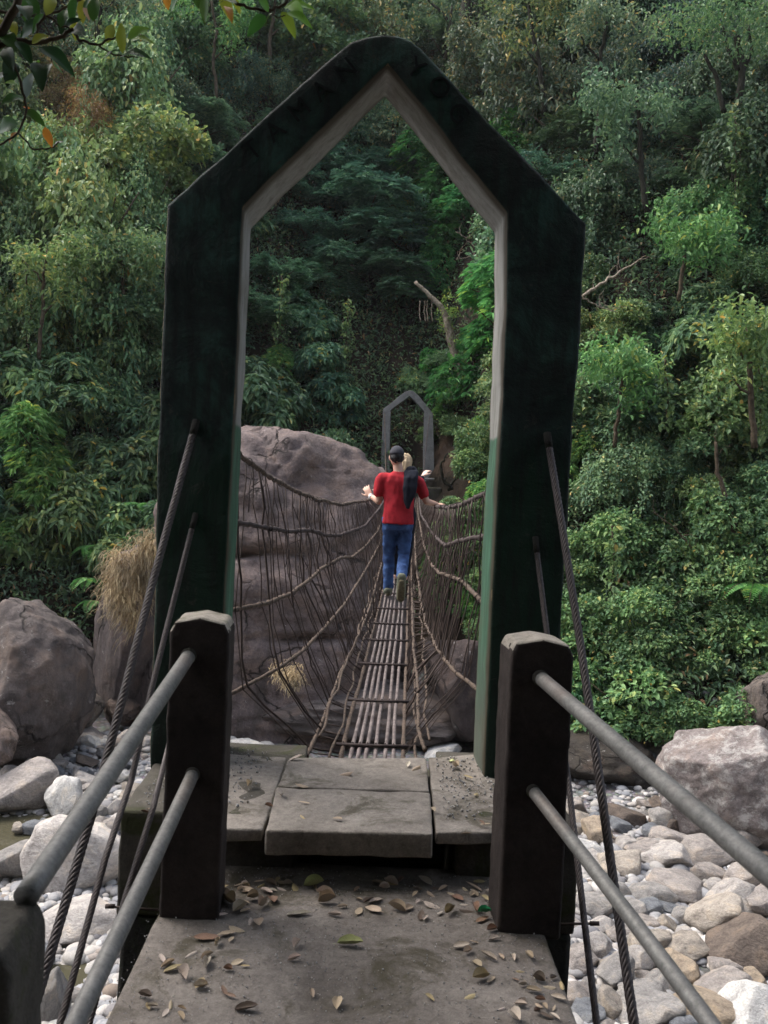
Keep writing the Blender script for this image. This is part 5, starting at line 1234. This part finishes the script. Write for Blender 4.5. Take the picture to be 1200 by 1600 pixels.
overhang(3.0, [([(350, -40), (366, 4), (391, 14), (420, 17), (445, 6), (470, -30)], (.006, .004)), ([(420, 17), (434, 28), (446, 24)], (.003, .002)), ([(250, -40), (330, -20), (366, -10)], (.006, .004))],
  [((258, -18), (263, 14), .5, OR), ((285, -15), (266, 20), .45, GR), ((322, -20), (321, 36), .42, GR), ((345, -10), (364, 34), .4, YG), ((352, 6), (362, 33), .3, OR), ((415, 20), (386, 54), .4, GR), ((440, 14), (462, 58), .36, LT), ((448, 16), (488, 42), .4, LT), ((444, 8), (492, 12), .4, LT), ((420, 16), (400, -10), .4, GR), ((440, 6), (455, -30), .4, GR),
   ((370, 2), (340, 4), .35, GR), ((366, -6), (375, 20), .35, YG), ((425, 18), (415, 40), .4, GR), ((460, -8), (490, -2), .4, GR), ((452, 4), (475, 24), .4, LT), ((300, -20), (310, 12), .4, GR)],
  'branch tip with bright green and yellow leaves hanging over the top edge')
# shade tree over the photographer
RNG = np.random.default_rng(77)
def shade_tree(x, y, zc, sc, label):
    root = empty('shade_tree', (x, y, H(x, y))); tag(root, label, 'tree'); g = H(x, y); mb = MB()
    mb.tube([Vector((x, y, g - .3)), Vector((x + .1, y, g + 2)), Vector((x - .1, y + .2, zc - 1)), Vector((x, y + .3, zc + 1))], [.28, .22, .18, .08], 12)
    for k in range(9):
        a = k * .75; mb.tube([Vector((x - .1, y + .2, zc - 1.2 + k * .1)), Vector((x + math.cos(a) * 1.6, y + math.sin(a) * 1.6, zc - .2)), Vector((x + math.cos(a) * 3.2, y + math.sin(a) * 3.2, zc + .2))], [.1, .06, .02], 7)
    build(mb, 'trunk', M['bark'], root)
    C_, Nn = crown_pts((3.6 * sc, 3.4 * sc, 1.5 * sc), 14, 1500, -.8); k = 8; c = np.repeat(C_, k, 0) + rnd(len(C_) * k, .16) + [x, y + .3, zc + .6]
    d = unit(rnd(len(c)) + [0, 0, -.3]); v, f = leaves(c, d, np.tile([0, 0, 1.0], (len(c), 1)) + rnd(len(c), .3), RNG.uniform(.16, .3, len(c)), RNG.uniform(.07, .12, len(c)))
    o = link('crown', np_mesh('crown', v, f, False), M['laurel'], root); o.color = (1, 1, 1, 1)
shade_tree(-2.6, -2.2, 6.2, 1.0, 'broad shade tree beside the walkway behind the photographer, outside the picture')
shade_tree(2.8, -3.6, 6.8, 1.1, 'second broad shade tree behind the photographer, outside the picture')
shade_tree(.4, -5.5, 8.0, 1.2, 'third broad shade tree over the path behind the photographer, outside the picture')

shade_tree(-3.4, 1.2, 7.0, .95, 'slender shade tree left of the walkway with its crown above the picture')
shade_tree(3.6, 1.0, 7.6, .95, 'slender shade tree right of the walkway with its crown above the picture')
# ------------------------------------------------------------------ dead leaves on the walkway
def dleaf(seed, curl, w):
    rr = random.Random(seed); ns, nw = 10, 6; v = []; f = []
    for i in range(ns + 1):
        t = i / ns; ww = w * (math.sin(math.pi * t ** .85) ** .75) * .5 + .004 + .02 * rr.random() * (0 < i < ns)
        for k in range(nw + 1):
            u = k / nw * 2 - 1; x = (t - .5); y = ww * u; z = curl * (u * u) * ww * 1.6 + .22 * curl * (t - .4) ** 2 * 4 * .5 + .03 * mn.noise(Vector((x * 5, y * 8, seed)))
            v.append((x, y, z))
    for i in range(ns):
        for k in range(nw): a = i*(nw+1)+k; f.append((a, a+1, a+nw+2, a+nw+1))
    b0 = len(v); 
    for i in range(3): v += [(-.5 - .08 * i, -.008, .01 * i), (-.5 - .08 * i, .008, .01 * i)]
    f += [(b0, b0+2, b0+3, b0+1), (b0+2, b0+4, b0+5, b0+3)]
    me = mesh_of('dead_leaf', v, f); me.materials.append(M['dead']); return me
DL = [dleaf(1, .25, .42), dleaf(2, .7, .5), dleaf(3, -.5, .42), dleaf(4, 1.2, .55), dleaf(5, .1, .36), dleaf(6, .9, .4)]
LC = {'tan': (.40, .31, .22), 'pale pinkish': (.5, .42, .35), 'reddish brown': (.22, .135, .09), 'dark brown': (.11, .08, .058), 'yellow green': (.46, .47, .22), 'ochre': (.36, .28, .15)}
LK = list(LC)
def deadleaf(px, py, L, cn, z=0.0, label=None, mesh=None, rz=None):
    q = PZ(px, py, z); o = bpy.data.objects.new('dead_leaf', mesh or random.choice(DL)); COL.objects.link(o); sc = L / FP * q.y
    o.location = (q.x, q.y, z + .005 + .03 * sc); o.scale = (sc, sc * random.uniform(.6, 1.15), sc * random.uniform(.4, 1.2)); o.rotation_euler = (random.gauss(0, .12), random.gauss(0, .12), random.uniform(0, 6.28) if rz is None else rz)
    vv_ = random.uniform(.75, 1.2); o.color = (*[k * vv_ * random.uniform(.97, 1.03) for k in LC[cn]], 1)
    part = 'on the step under the arch' if z > .1 else ('on the walkway beside the left post' if px < 420 else ('on the walkway beside the right post' if px > 720 else 'in the middle of the walkway'))
    tag(o, label or 'small %s dead leaf %s' % (cn, part), 'leaf', '%s dead leaves %s' % (cn, part)); return o
random.seed(44)
deadleaf(547, 1478, 42, 'yellow green', 0, 'single curled yellow green leaf lying in the middle of the walkway', DL[1], 0)
deadleaf(490, 1386, 34, 'yellow green', 0, 'green leaf standing at the foot of the step', DL[3], .4)
deadleaf(467, 1432, 42, 'pale pinkish', 0, 'flat pale leaf left of the middle, below the step', DL[0], .2)
deadleaf(323, 1468, 42, 'reddish brown', 0, 'large reddish brown leaf at the foot of the left post', DL[4], .1)
deadleaf(272, 1518, 34, 'ochre', 0, 'ochre leaf lying on the left edge of the walkway', DL[1], .3)
deadleaf(385, 1580, 38, 'dark brown', 0, 'dark rolled leaf near the bottom edge of the walkway', DL[5], .05)
spots = [(345, 1393), (362, 1400), (383, 1394), (398, 1404), (420, 1398), (440, 1388), (452, 1380), (408, 1415), (380, 1428), (395, 1440), (402, 1447), (372, 1452), (430, 1392), (500, 1408), (515, 1412), (532, 1418), (560, 1406), (575, 1410), (590, 1412), (562, 1428), (585, 1424), (617, 1424), (640, 1420), (655, 1430), (665, 1436), (672, 1400), (690, 1390), (520, 1434),
 (340, 1480), (352, 1462), (362, 1470), (460, 1480), (462, 1500), (300, 1492), (255, 1500), (262, 1510), (370, 1505), (385, 1510), (230, 1562), (240, 1575), (265, 1572), (310, 1545), (350, 1550), (360, 1556), (355, 1520), (487, 1555), (530, 1572), (670, 1560), (735, 1558), (740, 1475), (720, 1482), (728, 1490), (760, 1500), (750, 1510), (780, 1495), (800, 1498),
 (745, 1425), (730, 1424), (752, 1440), (710, 1398), (745, 1395), (765, 1405), (785, 1410), (752, 1530), (765, 1532), (805, 1535), (820, 1540), (840, 1535), (835, 1550), (850, 1575), (862, 1580), (855, 1590), (870, 1592), (842, 1585), (800, 1592), (875, 1560), (862, 1545), (650, 1390), (610, 1385), (590, 1380), (405, 1385), (375, 1384), (357, 1415), (350, 1430), (690, 1430), (765, 1455), (770, 1470)]
spots += [(random.choice([random.uniform(345, 470), random.uniform(600, 770), random.uniform(345, 770)]), 1378 + abs(random.gauss(0, 22))) for _ in range(34)] + [(random.uniform(780, 880), random.uniform(1500, 1598)) for _ in range(10)] + [(random.uniform(230, 330), random.uniform(1490, 1598)) for _ in range(10)]
for x, y in spots: deadleaf(x + random.uniform(-4, 4), y + random.uniform(-3, 3), random.uniform(14, 32), random.choice(['tan', 'tan', 'pale pinkish', 'reddish brown', 'dark brown', 'tan', 'pale pinkish', 'ochre']))
for x, y, c_ in [(462, 1187, 'pale pinkish'), (472, 1228, 'tan'), (440, 1246, 'pale pinkish'), (475, 1256, 'tan'), (473, 1278, 'ochre'), (527, 1282, 'tan'), (540, 1210, 'tan'), (638, 1196, 'pale pinkish'), (650, 1201, 'tan'), (707, 1188, 'yellow green'), (712, 1200, 'tan'), (731, 1216, 'ochre'), (758, 1290, 'tan'), (753, 1288, 'reddish brown'), (728, 1306, 'tan'), (420, 1262, 'reddish brown'), (226, 1272, 'reddish brown'), (232, 1268, 'tan'), (745, 1242, 'ochre'), (676, 1268, 'tan'), (390, 1230, 'tan')]:
    deadleaf(x, y, random.uniform(14, 24), c_, z1 + .012)
# green sweet wrapper
me = dleaf(9, 1.0, .5); me.materials.clear(); me.materials.append(simple('green_foil', (.02, .3, .12), .25, .5, 60, .5, .6, .3)); o = bpy.data.objects.new('foil_wrapper', me); COL.objects.link(o); q = PZ(757, 1434, 0); o.location = (q.x, q.y, .02); o.scale = (.05,) * 3; tag(o, 'tiny crumpled shiny green wrapper among leaves by the right post', 'litter')
# grit
gv = []; RNG = np.random.default_rng(8); n = 2600
gx = RNG.uniform(-.75, .6, n); gy = RNG.uniform(1.9, 3.25, n); s = RNG.uniform(.0006, .0026, (n, 1)) * RNG.uniform(.6, 1.3, (n, 3)); gc = np.stack([gx, gy, np.full(n, .004)], 1)
n2 = 900; gx = np.concatenate([RNG.uniform(.3, .62, n2 // 2), RNG.uniform(-.95, -.5, n2 - n2 // 2)]); gc2 = np.stack([gx, RNG.uniform(3.3, 4.1, n2), np.full(n2, z1 + .01)], 1); gc = np.concatenate([gc, gc2]); s = np.concatenate([s, RNG.uniform(.001, .0055, (n2, 1)) * RNG.uniform(.6, 1.3, (n2, 3))]); n = len(gc)
vv = iv[None] * s[:, None] + gc[:, None]; ff = (ifc[None] + (np.arange(n) * len(iv))[:, None, None]).reshape(-1, 3)
tag(link('grit', np_mesh('grit', vv.reshape(-1, 3), ff), M['pebble']), 'fine grit and crumbs scattered over the walkway and step', 'grit', kind='stuff')

hm = bpy.data.materials.new('haze'); hm.use_nodes = True; ht = hm.node_tree; ht.nodes.clear(); ho = ht.nodes.new('ShaderNodeOutputMaterial'); hv = ht.nodes.new('ShaderNodeVolumePrincipled')
hv.inputs['Density'].default_value = .00022; hv.inputs['Color'].default_value = (.92, .95, 1, 1); hv.inputs['Anisotropy'].default_value = .2; ht.links.new(hv.outputs[0], ho.inputs['Volume'])
mb = MB(); hx, hy0, hy1, hz0, hz1 = 64, -34, 80, -7, 62
mb.add([(-hx, hy0, hz0), (hx, hy0, hz0), (hx, hy1, hz0), (-hx, hy1, hz0), (-hx, hy0, hz1), (hx, hy0, hz1), (hx, hy1, hz1), (-hx, hy1, hz1)], [(0, 3, 2, 1), (4, 5, 6, 7), (0, 1, 5, 4), (1, 2, 6, 5), (2, 3, 7, 6), (3, 0, 4, 7)])
tag(build(mb, 'haze', hm, smooth=False), kind='stuff')
# ------------------------------------------------------------------ light
sd = Vector((-.5, .18, .85)).normalized()
w = bpy.data.worlds.new('World'); S.world = w; w.use_nodes = True; nt = w.node_tree; nt.nodes.clear()
sk = nt.nodes.new('ShaderNodeTexSky'); sk.sky_type = 'NISHITA'; sk.sun_disc = False; sk.sun_elevation = math.asin(sd.z); sk.sun_rotation = math.atan2(sd.x, sd.y)
sk.dust_density = 3; sk.air_density = 1
bg = nt.nodes.new('ShaderNodeBackground'); bg.inputs[1].default_value = .15; ou = nt.nodes.new('ShaderNodeOutputWorld')
hs = nt.nodes.new('ShaderNodeHueSaturation'); hs.inputs['Saturation'].default_value = .55; nt.links.new(sk.outputs[0], hs.inputs['Color']); nt.links.new(hs.outputs[0], bg.inputs[0]); nt.links.new(bg.outputs[0], ou.inputs[0])
ld = bpy.data.lights.new('sun', 'SUN'); ld.energy = 1.3; ld.angle = R(35); ld.color = (1, .95, .88); lo = bpy.data.objects.new('sun', ld); COL.objects.link(lo)
lo.rotation_euler = (-sd).to_track_quat('-Z', 'Y').to_euler()
S.view_settings.view_transform = 'Standard'; S.view_settings.look = 'None'; S.view_settings.gamma = 1; S.view_settings.exposure = 1.7
S.render.engine = 'CYCLES'
